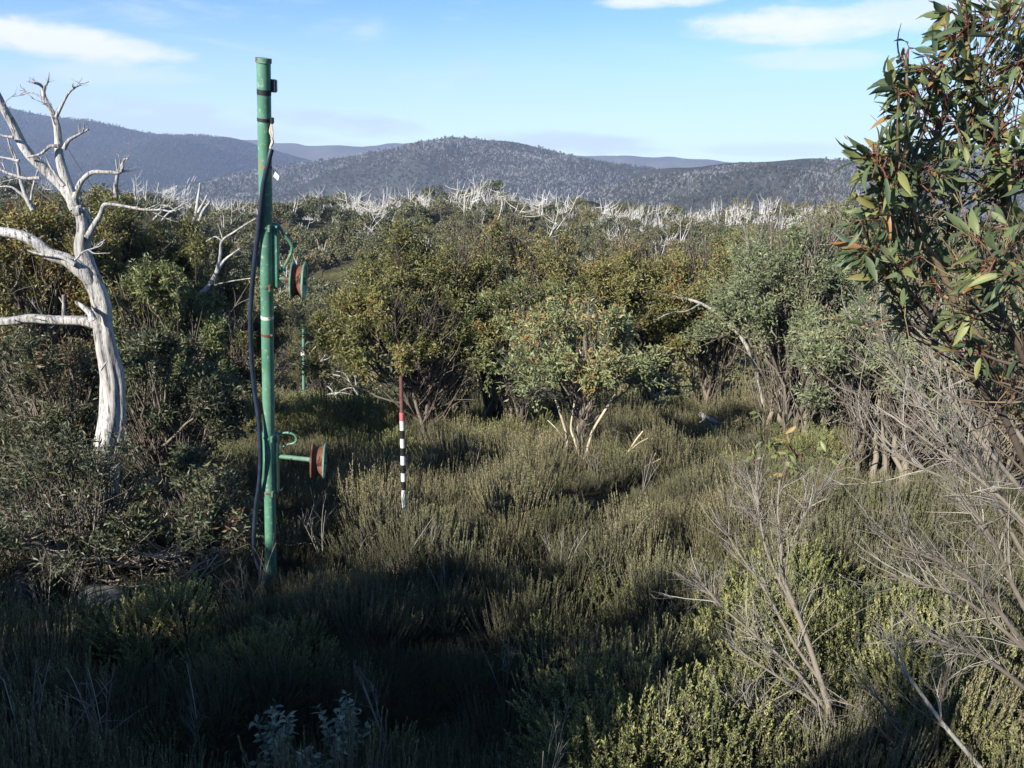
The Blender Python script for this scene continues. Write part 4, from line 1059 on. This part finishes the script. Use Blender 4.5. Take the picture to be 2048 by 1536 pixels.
def leafy_clump(seed, n=42, h=.5, R=.27, nl=26, ll=.026, lw=.011, tm=.5):
    r = np.random.default_rng(seed); g = Geo()
    a = r.uniform(0, 6.28, n); rd = np.sqrt(r.uniform(0, 1, n)) * R
    foot = np.stack([np.cos(a) * rd * .3, np.sin(a) * rd * .3, np.zeros(n)], -1)
    hh = h * r.uniform(.6, 1.12, n) * (1 - .35 * (rd / R) ** 2)
    top = np.stack([np.cos(a) * rd * 1.2, np.sin(a) * rd * 1.2, hh], -1) + r.normal(0, .02, (n, 3))
    S = bez(foot, foot * .4 + top * .6 + r.normal(0, .02, (n, 3)), top, 6)
    tubes(g, S, np.linspace(.005, .002, 6), 3, 1, .4)
    N = n * nl; k = np.repeat(np.arange(n), nl); u = np.tile(np.linspace(.45, 1, nl), n); q = np.minimum(u * 5, 4.999); i0 = q.astype(int); fr = (q - i0)[:, None]
    pos = S[k, i0] * (1 - fr) + S[k, i0 + 1] * fr; tan = norm(S[k, i0 + 1] - S[k, i0])
    ph = np.tile(np.arange(nl) * 2.4, n) + r.uniform(0, 6.28, n)[k]; side = np.stack([np.cos(ph), np.sin(ph), np.zeros(N)], -1)
    d = norm(tan * .8 + side * 1.0 * (1.25 - u)[:, None] + r.normal(0, .15, (N, 3)))
    tint = np.clip(r.normal(0, .12, n)[k] + tm + .5 * (u - .75) + r.normal(0, .1, N), 0, 1)
    leaves(g, pos, d, ll * r.uniform(.7, 1.2, N), lw * r.uniform(.8, 1.2, N), 0, tint, r, DIA, nrm=tan + r.normal(0, .3, (N, 3)))
    return g


def build_heath():
    r = np.random.default_rng(44)
    V = []
    for i in range(3): V.append(spike_clump(500 + i, tm=.52).mesh('brown_heath', ['heath_brown', 'stem_dark']))            # 0-2
    for i in range(3): V.append(spike_clump(510 + i, h=.52, tm=.42, ll=.019).mesh('green_heath', ['heath_green', 'stem_dark']))  # 3-5
    for i in range(3): V.append(leafy_clump(520 + i).mesh('leafy_heath', ['heath_leaf', 'stem_dark']))                      # 6-8
    for i in range(2): V.append(leafy_clump(530 + i, h=.42, nl=30, ll=.018, lw=.008, tm=.45).mesh('dark_heath', ['heath_dark', 'stem_dark']))  # 9-10
    pts = []
    y = 2.4
    while y < 46:
        c = .19 + .011 * max(0, y - 4)
        if y > 20: c = .37 + .02 * (y - 20)
        w_ = .66 * y * 1.3 + 1.5
        x = np.arange(-w_, w_, c)
        pts.append(np.stack([x + r.uniform(-.6, .6, len(x)) * c, y + r.uniform(-.6, .6, len(x)) * c], -1)); y += c
    p = np.concatenate(pts)
    x, y = p[:, 0], p[:, 1]; z = ground(x, y); n = len(p)
    # the heath is made of rounded bushes: every clump belongs to the nearest bush centre
    from mathutils.kdtree import KDTree
    mc = []; yy = 2.0
    while yy < 48:
        c = .62 + .022 * yy; xx = np.arange(-(.9 * yy + 3), .9 * yy + 3, c)
        mc.append(np.stack([xx + r.uniform(-.5, .5, len(xx)) * c, yy + r.uniform(-.5, .5, len(xx)) * c], -1)); yy += c
    mc = np.concatenate(mc); nm_ = len(mc); kd = KDTree(nm_)
    for i, q in enumerate(mc): kd.insert((q[0], q[1], 0), i)
    kd.balance()
    own = np.empty(n, int); dist = np.empty(n)
    for i in range(n):
        _, own[i], dist[i] = kd.find((x[i], y[i], 0))
    mx, my = mc[:, 0], mc[:, 1]
    u, v = project(np.stack([mx, my, ground(mx, my) + .45], -1))
    leafy = np.full(nm_, -1.0)
    for (a, b, ra, rb) in ((1640, 1230, 290, 105), (1440, 1360, 130, 140), (1330, 1450, 170, 120), (620, 846, 270, 40), (1010, 856, 110, 34), (1690, 885, 90, 50), (430, 890, 70, 56), (1880, 1300, 120, 120), (800, 890, 110, 22), (330, 1230, 260, 40), (860, 1040, 60, 22), (600, 1180, 60, 40), (1230, 1120, 60, 40), (1100, 1500, 260, 60), (380, 1500, 200, 60)):
        leafy = np.maximum(leafy, 1.3 - ((u - a) / ra) ** 2 - ((v - b) / rb) ** 2)
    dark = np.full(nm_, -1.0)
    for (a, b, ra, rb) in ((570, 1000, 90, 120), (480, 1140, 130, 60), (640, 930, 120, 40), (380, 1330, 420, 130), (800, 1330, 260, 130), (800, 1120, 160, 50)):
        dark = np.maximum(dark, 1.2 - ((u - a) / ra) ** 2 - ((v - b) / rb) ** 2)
    q = r.normal(0, .35, nm_); m1 = bumps(mx * 1.1 + 3, my * 1.1, .2, 1.6) / 3
    # 0 brown spikes, 1 green spikes, 2 leafy, 3 dark
    kind = np.where(m1 + q > .22, 0, 1); kind = np.where(q > .48, 3, kind); kind = np.where((v > 1290) & (kind == 0), 1, kind)
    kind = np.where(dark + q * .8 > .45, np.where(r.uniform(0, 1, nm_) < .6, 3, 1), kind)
    kind = np.where(leafy + q * .6 > .45, 2, kind)
    mh = r.uniform(.62, 1.4, nm_) * np.where(kind == 3, .9, 1); mr = (.62 + .022 * my) * r.uniform(.62, .85, nm_)
    ck = kind[own]; sw = r.uniform(0, 1, n) < .10; ck = np.where(sw, r.integers(0, 4, n), ck)
    vid = np.choose(ck, [r.integers(0, 3, n), r.integers(3, 6, n), r.integers(6, 9, n), r.integers(9, 11, n)])
    rel = np.clip(dist / mr[own], 0, 1.15)
    s = r.uniform(.82, 1.18, n) * mh[own] * (1.12 - .42 * rel ** 2) * np.clip(1 + .012 * (y - 8), 1, 1.5)
    s = np.where(y > 20, s * 1.2, s) * .88
    for (a, b, rr_, k_) in ((1150, 985, 1.0, .25), (1210, 970, .5, .55), (545, 1500, .45, .5), (680, 1480, .45, .5), (540, 1200, .6, .35), (810, 1030, .35, .75), (1640, 1480, .5, .6), (1400, 850, .7, .6), (640, 930, .6, .6), (30, 1200, .5, .65), (200, 1215, .6, .65), (350, 1160, .7, .5)):
        c_ = hit(a, b, .2); s = s * (1 - (1 - k_) * np.exp(-((x - c_[0]) ** 2 + (y - c_[1] + .15) ** 2) / rr_ ** 2))
    lift = np.clip(mh[own] - .6, 0, 1) * .25 * (1 - rel ** 2).clip(0, 1)
    keep = (r.uniform(0, 1, n) < .97) & ~((rel > .97) & (r.uniform(0, 1, n) < .5))
    pos = np.stack([x, y, z - .03 + lift], -1)
    ox, oy = (x - mx[own]), (y - my[own])
    # keep the camera's own stand and pole feet clear
    # shoots lean outwards from the bush centre (rotation applied after the spin about z)
    rot = np.stack([np.clip(-oy * .45, -.4, .4) + r.normal(0, .08, n), np.clip(ox * .45, -.4, .4) + r.normal(0, .08, n), r.uniform(-.6, .6, n)], -1)
    scl = np.stack([s * 1.1, s * 1.1, s * r.uniform(.85, 1.2, n)], -1)
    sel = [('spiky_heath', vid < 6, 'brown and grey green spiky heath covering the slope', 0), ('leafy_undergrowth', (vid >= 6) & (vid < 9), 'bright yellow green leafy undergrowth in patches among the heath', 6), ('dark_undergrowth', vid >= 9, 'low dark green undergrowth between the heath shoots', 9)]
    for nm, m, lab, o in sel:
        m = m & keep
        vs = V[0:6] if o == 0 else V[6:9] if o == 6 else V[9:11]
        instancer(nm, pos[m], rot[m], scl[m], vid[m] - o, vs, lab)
    dv = []
    for i in range(4):
        g = Geo(); q = np.random.default_rng(900 + i); k_ = 4
        tp = np.stack([q.normal(0, .16, k_), q.normal(0, .16, k_), q.uniform(.45, .8, k_)], -1)
        S = bez(np.zeros((k_, 3)), tp * np.array([.3, .3, .6]), tp, 8); tubes(g, S, np.linspace(.0045, .002, 8), 4, 0, q.uniform(0, 1, k_))
        fan(g, S, q, 12, 0, .0022, .26, (0, 0, .3), .3, 2, 2); dv.append(g.mesh('dry_twig', ['twig_grey']))
    w = (r.uniform(0, 1, n) < np.where(y < 16, .035, .02)) & (y > 3.6); m_ = int(w.sum())
    instancer('dry_twigs', pos[w], np.stack([r.normal(0, .25, m_), r.normal(0, .25, m_), r.uniform(0, 6.28, m_)], -1), np.repeat(r.uniform(.7, 1.25, m_)[:, None], 3, 1), r.integers(0, 4, m_), dv, 'thin dry grey twigs standing up through the heath')
    print('heath clumps', n)


build_heath()


def saplings():
    for i, (px, py, Y, hpx, wpx, lab) in enumerate(((545, 1480, 4.3, 130, 90, 'small blue leaved gum seedling in the dark foreground heath below the near pole'), (680, 1450, 4.5, 95, 85, 'blue leaved gum seedling beside the taller one in the dark heath'),
                                                   (1368, 905, 15.5, 55, 45, 'small green gum seedling beside the cream stemmed gum'), (1420, 880, 16.5, 50, 95, 'low silvery grey bush by the cut log end'), (620, 1525, 4.1, 60, 80, 'low blue leaved seedling at the bottom edge below the other two'))):
        r = np.random.default_rng(700 + i); sc = Y / F * 1.1
        tip = P(px, py - hpx * .5, Y); bz = float(ground(tip[0], Y)); base = np.array([tip[0], Y, bz]); H = tip[2] - bz
        R = wpx * sc * .72; n = 13 if i < 2 else 14
        g = Geo(); gs = Geo()
        top = np.stack([r.normal(0, .5, n) * R, r.normal(0, .5, n) * R, H - np.abs(r.normal(0, .45, n)) * hpx * sc * .9], -1); top[0] = [0, 0, H]
        S = bez(np.zeros((n, 3)), top * np.array([.4, .4, .6]), top, 8)
        tubes(gs, S, np.linspace(.008, .003, 8), 5, 0)
        nl = 16 if i < 2 or i == 4 else 30; N = n * nl; k = np.repeat(np.arange(n), nl); u = np.tile(np.linspace(.62, 1, nl), n) * 6.99; i0 = u.astype(int); fr = (u - i0)[:, None]
        pos = S[k, i0] * (1 - fr) + S[k, np.minimum(i0 + 1, 7)] * fr; ph = np.tile(np.arange(nl) * 1.9, n) + r.uniform(0, 6.28, n)[k]
        d = np.stack([np.cos(ph), np.sin(ph), r.normal(.55, .35, N)], -1)
        L = .062 if i in (0, 1, 4) else .07
        root = empty('gum_seedling' if i != 3 else 'silvery_bush', base, lab, 'seedling' if i != 3 else 'bush')
        link('stem', gs.mesh('stem', ['stem']), root)
        leaf_parts(root, pos, d, L * r.uniform(.6, 1.2, N), np.full(N, L * .42), r.uniform(0, 1, N), 'gum_blue' if i != 2 else 'gum_grey', r, 130 if i in (0, 1, 4) else 0, base, np.array([0, 0, 1.]) + r.normal(0, .5, (N, 3)))


saplings()


# ------------------------------------------------------------------ ski tow poles and the striped marker
def lathe_x(g, prof_, k=32, mat=0, axis='x'):
    """profile [(along, radius)] spun about the local x axis"""
    pr = np.array(prof_, float); n = len(pr); a = np.arange(k) * 2 * math.pi / k
    V = np.stack([np.repeat(pr[:, 0:1], k, 1), pr[:, 1:2] * np.cos(a)[None], pr[:, 1:2] * np.sin(a)[None]], -1)
    i = np.arange(n * k).reshape(n, k); j = np.roll(i, -1, 1)
    g.add(V.reshape(-1, 3), np.stack([i[:-1], j[:-1], j[1:], i[1:]], -1).reshape(-1, 4), mat, .5, False)


def box(g, x0, x1, y0, y1, z0, z1, mat=0, b=0.0):
    b = b or min(x1 - x0, y1 - y0, z1 - z0) * .18
    V = []
    for z, ins in ((z0, b), (z0 + b, 0), (z1 - b, 0), (z1, b)):
        a0, a1, c0, c1 = x0 + ins, x1 - ins, y0 + ins, y1 - ins
        V += [[a0 + b, c0, z], [a1 - b, c0, z], [a1, c0 + b, z], [a1, c1 - b, z], [a1 - b, c1, z], [a0 + b, c1, z], [a0, c1 - b, z], [a0, c0 + b, z]]
    Fq = [[r * 8 + i, r * 8 + (i + 1) % 8, r * 8 + 8 + (i + 1) % 8, r * 8 + 8 + i] for r in range(3) for i in range(8)]
    for o, fl in ((0, 1), (24, 0)):
        for q in ([0, 1, 2, 7], [7, 2, 3, 6], [6, 3, 4, 5]): Fq.append([o + t for t in (q[::-1] if fl else q)])
    g.add(np.array(V), np.array(Fq), mat)


class Axis:
    """frame of a leaning post: local x = right, y = away, z = along the post; s(py) gives the height of an image row"""
    def __init__(s, base, top):
        s.b, s.t = np.asarray(base, float), np.asarray(top, float)
        s.len = np.linalg.norm(s.t - s.b); z = (s.t - s.b) / s.len
        s.m = Matrix(np.array([norm(np.cross(np.array([0, 1., 0]), z)), np.cross(z, norm(np.cross(np.array([0, 1., 0]), z))), z]).T.tolist()).to_4x4()
        s.m.translation = Vector(s.b); s.inv = s.m.inverted()
        q = np.linspace(0, 1, 400); pts = s.b + (s.t - s.b) * q[:, None]; s._py = project(pts)[1]; s._q = q
    def s(s_, py): return float(np.interp(-py, -s_._py, s_._q)) * s_.len
    def loc(s_, px, py, dy=0.0):
        """local point seen at a pixel, on the plane local y = dy"""
        d = pix_dir(px, py); o = np.array(s_.inv @ Vector((0, 0, 0))); e = np.array(s_.inv @ Vector(d)) - o
        t = (dy - o[1]) / e[1]
        return o + e * t


def near_pole():
    gx = P(543, 1185, 8.1); base = np.array([gx[0] + .01, 8.15, float(ground(gx[0], 8.15)) - .25])
    top = P(527, 116, 7.15)
    # run the axis down to the soil
    a0 = P(542.5, 1180, 8.0); dirv = (top - a0) / np.linalg.norm(top - a0); t = (base[2] - a0[2]) / dirv[2]; base = a0 + dirv * t
    A = Axis(base, top); R = .058
    root = empty('tow_pole', base, 'near green ski tow pole with rusty cable wheels and a black hose', 'pole', 'green ski tow poles')
    root.rotation_euler = A.m.to_euler()
    s = A.s; Z = A.len
    def part(nm, g, mats, parent=root, lab=None):
        o = link(nm, g.mesh(nm, mats), parent)
        if lab: o['label'] = lab
        return o
    def ring(z0, z1, ro, ri=None, k=40):
        g = Geo(); ri = ri or ro * .9
        lathe_x(g, [(z0, ri), (z0, ro - .001), (z0 + .001, ro), (z1 - .001, ro), (z1, ro - .001), (z1, ri)], k)
        for i in range(len(g.v)): g.v[i] = g.v[i][:, [1, 2, 0]]
        return g
    g = Geo(); n = 60; zz = np.linspace(0, Z - .03, n)
    tubes(g, np.stack([0 * zz, 0 * zz, zz], -1), R, 40, 0, .5); pipe = part('pole', g, ['green'])
    g = ring(s(126), s(114), R * 1.13, 0.0001); part('cap', g, ['green_worn'])
    g = ring(s(190), s(179), R * 1.025); part('tape_band', g, ['tape'])
    g = ring(s(243), s(236), R * 1.06); part('strap', g, ['tape']); g = Geo(); q = A.loc(544, 240, -.04); box(g, q[0] - .012, q[0] + .014, -.06, -.02, q[2] - .03, q[2] + .02); part('strap_buckle', g, ['tape'])
    g = Geo(); z0, z1 = s(183), s(153); x1 = A.loc(552, 168, 0)[0]; box(g, -R * 1.14, -R * .2, .02, .07, z0, z1); part('bracket', g, ['green'])
    g = Geo(); box(g, R * .7, x1, .0, .05, z0, s(157), b=.008); part('bracket', g, ['rubber'])
    # frayed rope joining the hose
    r = np.random.default_rng(3); g = Geo()
    for j in range(5):
        pr = np.array([A.loc(543 + r.normal(0, .8), 246, -.045), A.loc(543 + r.normal(0, 1.5), 262, -.055), A.loc(544 + r.normal(0, 1.5), 280, -.06), A.loc(540 + r.normal(0, 1.5), 302 + r.uniform(-4, 4), -.07)])
        tubes(g, smooth_path(pr, 14), .0055, 5, 0, .5)
    tubes(g, smooth_path([A.loc(543, 276, -.07), A.loc(545.5, 283, -.07), A.loc(542, 292, -.07)], 9), .012, 6, 0, .5)
    part('rope', g, ['rope'])
    hp = [(543, 298, -.07), (538, 318, -.085), (532, 345, -.09), (526, 375, -.085), (522, 410, -.085), (518, 450, -.08), (512, 500, -.06), (507, 545, -.05), (503, 590, -.04), (501, 640, -.04), (502, 690, -.04), (505, 740, -.04), (511, 795, -.05), (517, 835, -.08), (520, 880, -.10), (521, 925, -.10), (518, 970, -.08), (512, 1010, -.05), (509, 1050, -.04), (508, 1085, -.04), (513, 1120, -.04), (524, 1150, -.04), (535, 1172, -.04), (541, 1186, -.05)]
    g = Geo(); pth = smooth_path([A.loc(*q) for q in hp], 120); tubes(g, pth, .0225, 14, 0, .5, cap=True); part('hose', g, ['rubber'])
    # white tag, tilted and folded, on a short black tie
    g = Geo(); c4 = [A.loc(550, 343, -.10), A.loc(558.5, 352, -.105), A.loc(556, 361.5, -.115), A.loc(546.5, 353, -.11)]
    V = np.array(c4); V = np.vstack([V, V + np.array([0, .004, 0])])
    g.add(V, [[0, 1, 2, 3][::-1], [4, 5, 6, 7], [0, 1, 5, 4], [1, 2, 6, 5], [2, 3, 7, 6], [3, 0, 4, 7]], 0); part('tag', g, ['white'])
    g = Geo(); tubes(g, smooth_path([A.loc(541, 333, -.055), A.loc(546, 340, -.09), A.loc(549, 348, -.098)], 8), .006, 6, 0, .5); part('tag_tie', g, ['tape'])
    # small bolts, scrap of white tape, rusty clip
    g = ring(s(637), s(631), R * 1.02); part('tape_band', g, ['white'])
    for (px, py, mt) in ((541, 636, 'tape'), (543, 671, 'rust')):
        g = Geo(); q = A.loc(px, py, -.06); lathe_x(g, [(-.012, .001), (-.012, .012), (.012, .012), (.012, .001)], 8)
        for i in range(len(g.v)): g.v[i] = g.v[i] + q
        part('bolt', g, [mt])
    g = ring(s(671), s(666), R * 1.03); part('clamp', g, ['rust'])
    def bracket(y0, y1, xl, xr, wheel_px, wheel_py, rad_px, axle_px, axle_w, hook, hook_w, hookmat, wheelmats, left_plate):
        z0, z1 = s(y1), s(y0)
        br = empty_part('sheave_bracket', root)
        g = Geo(); x0, x1 = A.loc(xl, (y0 + y1) / 2, .03)[0], A.loc(xr, (y0 + y1) / 2, .03)[0]
        box(g, x0, x1, .045, .075, z0, z1, b=.006); link('back_plate', g.mesh('back_plate', ['green']), br)
        if left_plate:
            g = Geo(); xx = A.loc(left_plate, (y0 + y1) / 2, -.02)[0]; box(g, xx, -R * .72, -.03, .02, z0, z1, b=.005); link('side_plate', g.mesh('side_plate', ['green']), br)
        g = Geo(); box(g, R * .75, x1 + .001, -.005, .042, z0 + .01, z1 - .01, b=.005); link('side_plate', g.mesh('side_plate', ['green']), br)
        for py in (y0 + 6, y1 - 6):
            g = ring(s(py) - .011, s(py) + .011, R * 1.13); link('clamp', g.mesh('clamp', ['green_worn']), br)
            g = Geo(); box(g, R * .55, R * .95, -R * 1.15, -R * .2, s(py) - .035, s(py) + .03, b=.005); link('bolt', g.mesh('bolt', ['green_worn']), br)
        wc = A.loc(wheel_px, wheel_py, .03); ws = A.loc(wheel_px + 1, wheel_py, .03)[0] - wc[0]; rad = rad_px * ws
        g = Geo(); xa = A.loc(axle_px, wheel_py, .03)[0]
        tubes(g, np.array([[xa, .03, wc[2]], [(xa + wc[0]) / 2, .03, wc[2]], [wc[0], .03, wc[2]]]), axle_w / 2 * ws, 18, 0, .5, cap=True); link('axle', g.mesh('axle', ['green_worn']), br)
        # grooved cable wheel
        wh = empty_part('wheel', br); wh.location = wc; wh.rotation_euler = (0, 0, math.radians(wheelmats[3]))
        t = 13.5 * ws
        def lp(nm, pf, mt):
            g = Geo(); lathe_x(g, pf, 44); link(nm, g.mesh(nm, [mt]), wh)
        lp('flange', [(-t, .02), (-t, rad * .97), (-t + .006, rad), (-t + .014, rad), (-t + .018, rad * .9), (-t + .018, .02)], wheelmats[0])
        lp('rim', [(-t + .018, rad * .88), (-t + .03, rad * .87), (-t + .034, rad * .8), (-t * .1, rad * .76), (t * .25, rad * .80), (t - .03, rad * .85), (t - .026, rad * .87), (t - .018, rad * .88)], wheelmats[1])
        lp('flange', [(t - .020, rad * .5), (t - .020, rad * .92), (t - .012, rad), (t - .003, rad), (t, rad * .97), (t, rad * .80), (t - .012, rad * .74), (t - .012, .02)], wheelmats[2])
        lp('hub', [(-t - .02, .001), (-t - .02, .034), (t + .012, .034), (t + .012, .001)], 'green_worn')
        g = Geo(); pth = smooth_path([A.loc(a, b, .05) for a, b in hook], 40); tubes(g, pth, hook_w / 2 * ws, 10, 0, .5, cap=True); link('cable_guide', g.mesh('cable_guide', [hookmat]), br)
    def empty_part(nm, parent):
        o = bpy.data.objects.new(nm, None); COL.objects.link(o); o.parent = parent; o.empty_display_size = .1
        return o
    bracket(447, 578, 537, 557, 597, 561, 38, 556, 10, [(553, 449), (560, 455), (572, 474), (583, 490), (583, 503), (574, 524), (561, 545)], 6.5, 'green', ('green_worn', 'rust', 'green', 6), None)
    bracket(867, 988, 537, 557, 637, 921, 36, 558, 9, [(552, 868), (565, 866), (580, 866), (591, 872), (593, 880), (588, 886), (576, 889), (565, 893)], 4.5, 'green_worn', ('rust', 'rust', 'green_worn', 8), 523)


near_pole()


def far_pole():
    Y = 40.0
    base = P(606.5, 840, Y); base[2] = float(ground(base[0], Y)) - .1; top = P(607, 657, Y)
    A = Axis(base, top)
    root = empty('tow_pole', base, 'far green ski tow pole down the slope with a white sign', 'pole', 'green ski tow poles'); root.rotation_euler = A.m.to_euler()
    Z = A.len; s = A.s
    def part(nm, g, m): return link(nm, g.mesh(nm, [m]), root)
    g = Geo(); zz = np.linspace(0, Z, 20); tubes(g, np.stack([0 * zz, 0 * zz, zz], -1), .075, 20, 0, .5, cap=True); part('pole', g, 'green')
    g = Geo(); box(g, -.12, .06, -.095, -.082, s(711), s(699)); part('sign', g, 'white')
    g = Geo(); box(g, .0, .38, -.03, .03, s(667), s(664.5)); part('cross_arm', g, 'green_worn')
    g = Geo(); tubes(g, smooth_path([(.36, 0, s(666)), (.34, 0, s(676)), (.22, 0, s(684)), (.08, 0, s(690))], 14), .025, 8, 0, .5, cap=True); part('brace', g, 'green_worn')
    for zc in (675,):
        g = Geo(); lathe_x(g, [(-.05, .02), (-.05, .17), (-.03, .17), (-.02, .13), (.02, .13), (.03, .17), (.05, .17), (.05, .02)], 28)
        for i in range(len(g.v)): g.v[i] = g.v[i] + np.array([.28, -.02, s(zc)])
        part('wheel', g, 'rust')
    g = Geo(); lathe_x(g, [(-.05, .02), (-.05, .17), (-.03, .17), (-.02, .13), (.02, .13), (.03, .17), (.05, .17), (.05, .02)], 28)
    for i in range(len(g.v)): g.v[i] = g.v[i] + np.array([.42, -.02, s(790)])
    part('wheel', g, 'rust')
    g = Geo(); tubes(g, np.array([[.05, 0, s(790)], [.2, 0, s(790)], [.4, 0, s(790)]]), .03, 8, 0, .5); part('axle', g, 'green_worn')


far_pole()


def marker():
    Y = 10.0
    b = P(809, 1075, Y); b[2] = float(ground(b[0], Y)) - .15; top = P(802, 752, Y - .02)
    A = Axis(b, top); s = A.s
    root = empty('snow_marker_pole', b, 'thin snow marker pole banded black and white with brown top', 'pole'); root.rotation_euler = A.m.to_euler()
    rows = [(751, 825, 'brown', .026), (825, 841, 'red', .032), (841, 860, 'white', .032), (860, 876.5, 'black', .032), (876.5, 895, 'white', .032), (895, 911, 'black', .032), (911, 929, 'white', .032), (929, 945.5, 'black', .032), (945.5, 962, 'white', .032), (962, 979, 'black', .032)]
    def seg(nm, z0, z1, m, r):
        g = Geo(); zz = np.linspace(z0, z1, 4); tubes(g, np.stack([0 * zz, 0 * zz, zz], -1), r, 24, 0, .5, cap=True); o = link(nm, g.mesh(nm, [m]), root); return o
    for y0, y1, m, r in rows: 
        o = seg('band' if m != 'brown' else 'top_pipe', s(y1), s(y0), m, r); o['label'] = {'red': 'faded red band', 'white': 'white band', 'black': 'black band', 'brown': 'rusty brown top pipe'}[m]
    seg('lower_pipe', 0, s(979), 'white', .032)


marker()


# ------------------------------------------------------------------ unseen shelter and gums, added behind the viewpoint to shade the foreground
def shade_hut():
    root = empty('shade_hut', (-12.0, -3.5, -3), 'dark timber shelter added unseen behind the viewpoint to cast shade', 'shade_hut'); o = np.array(root.location)
    def bx(nm, a, m, parent=root):
        g = Geo(); box(g, *a, b=.02); g.v[0] = g.v[0] - o; return link(nm, g.mesh(nm, [m]), parent)
    bx('wall', (-18.0, -5.2, -6.0, -1.4, -5.0, .30), 'shed')
    g = Geo(); V = np.array([[-18.3, -6.3, .32], [-5.0, -6.3, .32], [-5.0, -1.2, .50], [-18.3, -1.2, .85]]); V = np.vstack([V, V + np.array([0, 0, .1])]) - o
    g.add(V, [[3, 2, 1, 0], [4, 5, 6, 7], [0, 1, 5, 4], [1, 2, 6, 5], [2, 3, 7, 6], [3, 0, 4, 7]], 0); link('roof', g.mesh('roof', ['iron']), root)
    kw = dict(L=.17, nstem=7, bare=60, cb=.12, nlobe=26, top_new=.2, group='gums added behind the viewpoint for shade')  # unseen gums, added to roughen and extend the cast shade
    for i, (x, y, zt, R, lab, n) in enumerate(((-10.0, -.7, 2.2, 1.25, 'tall unseen gum added beside the shelter roof for its shade', 5200), (-7.55, -.7, 1.8, 1.5, 'broad unseen gum added in front of the shelter for its shade', 7000), (-5.1, -.8, 1.3, 1.7, 'low unseen gum added at the end of the shelter for its shade', 7000),
                                              (-3.1, -2.2, 1.35, 1.0, 'small unseen gum added just behind the viewpoint for its shade', 6500))):
        gum('snow_gum', lab, 1024, 9, 500, 300, 'gum', 'stem', seed=60 + i, at=(x, y, zt, R), nleaf=n, **kw)


shade_hut()


# ------------------------------------------------------------------ haze
def haze():
    m, t = new_mat('valley haze')
    v = t.node('ShaderNodeVolumePrincipled')
    v.inputs['Color'].default_value = (.50, .64, 1.0, 1); v.inputs['Density'].default_value = 1.45e-4; v.inputs['Anisotropy'].default_value = 0.0
    o = t.node('ShaderNodeOutputMaterial'); t.l.new(v.outputs[0], o.inputs['Volume'])
    g = Geo()
    V = np.array([[x, y, z] for z in (-450., 420.) for x, y in ((-5200, -500), (5200, -500), (5200, 5000), (-5200, 5000))])
    g.add(V, [[3, 2, 1, 0], [4, 5, 6, 7], [0, 1, 5, 4], [1, 2, 6, 5], [2, 3, 7, 6], [3, 0, 4, 7]], 0)
    M['haze'] = m
    h = link('haze', g.mesh('haze', ['haze']))
    tag(h, 'thin bluish haze over the far hills', None, None, 'stuff')


haze()
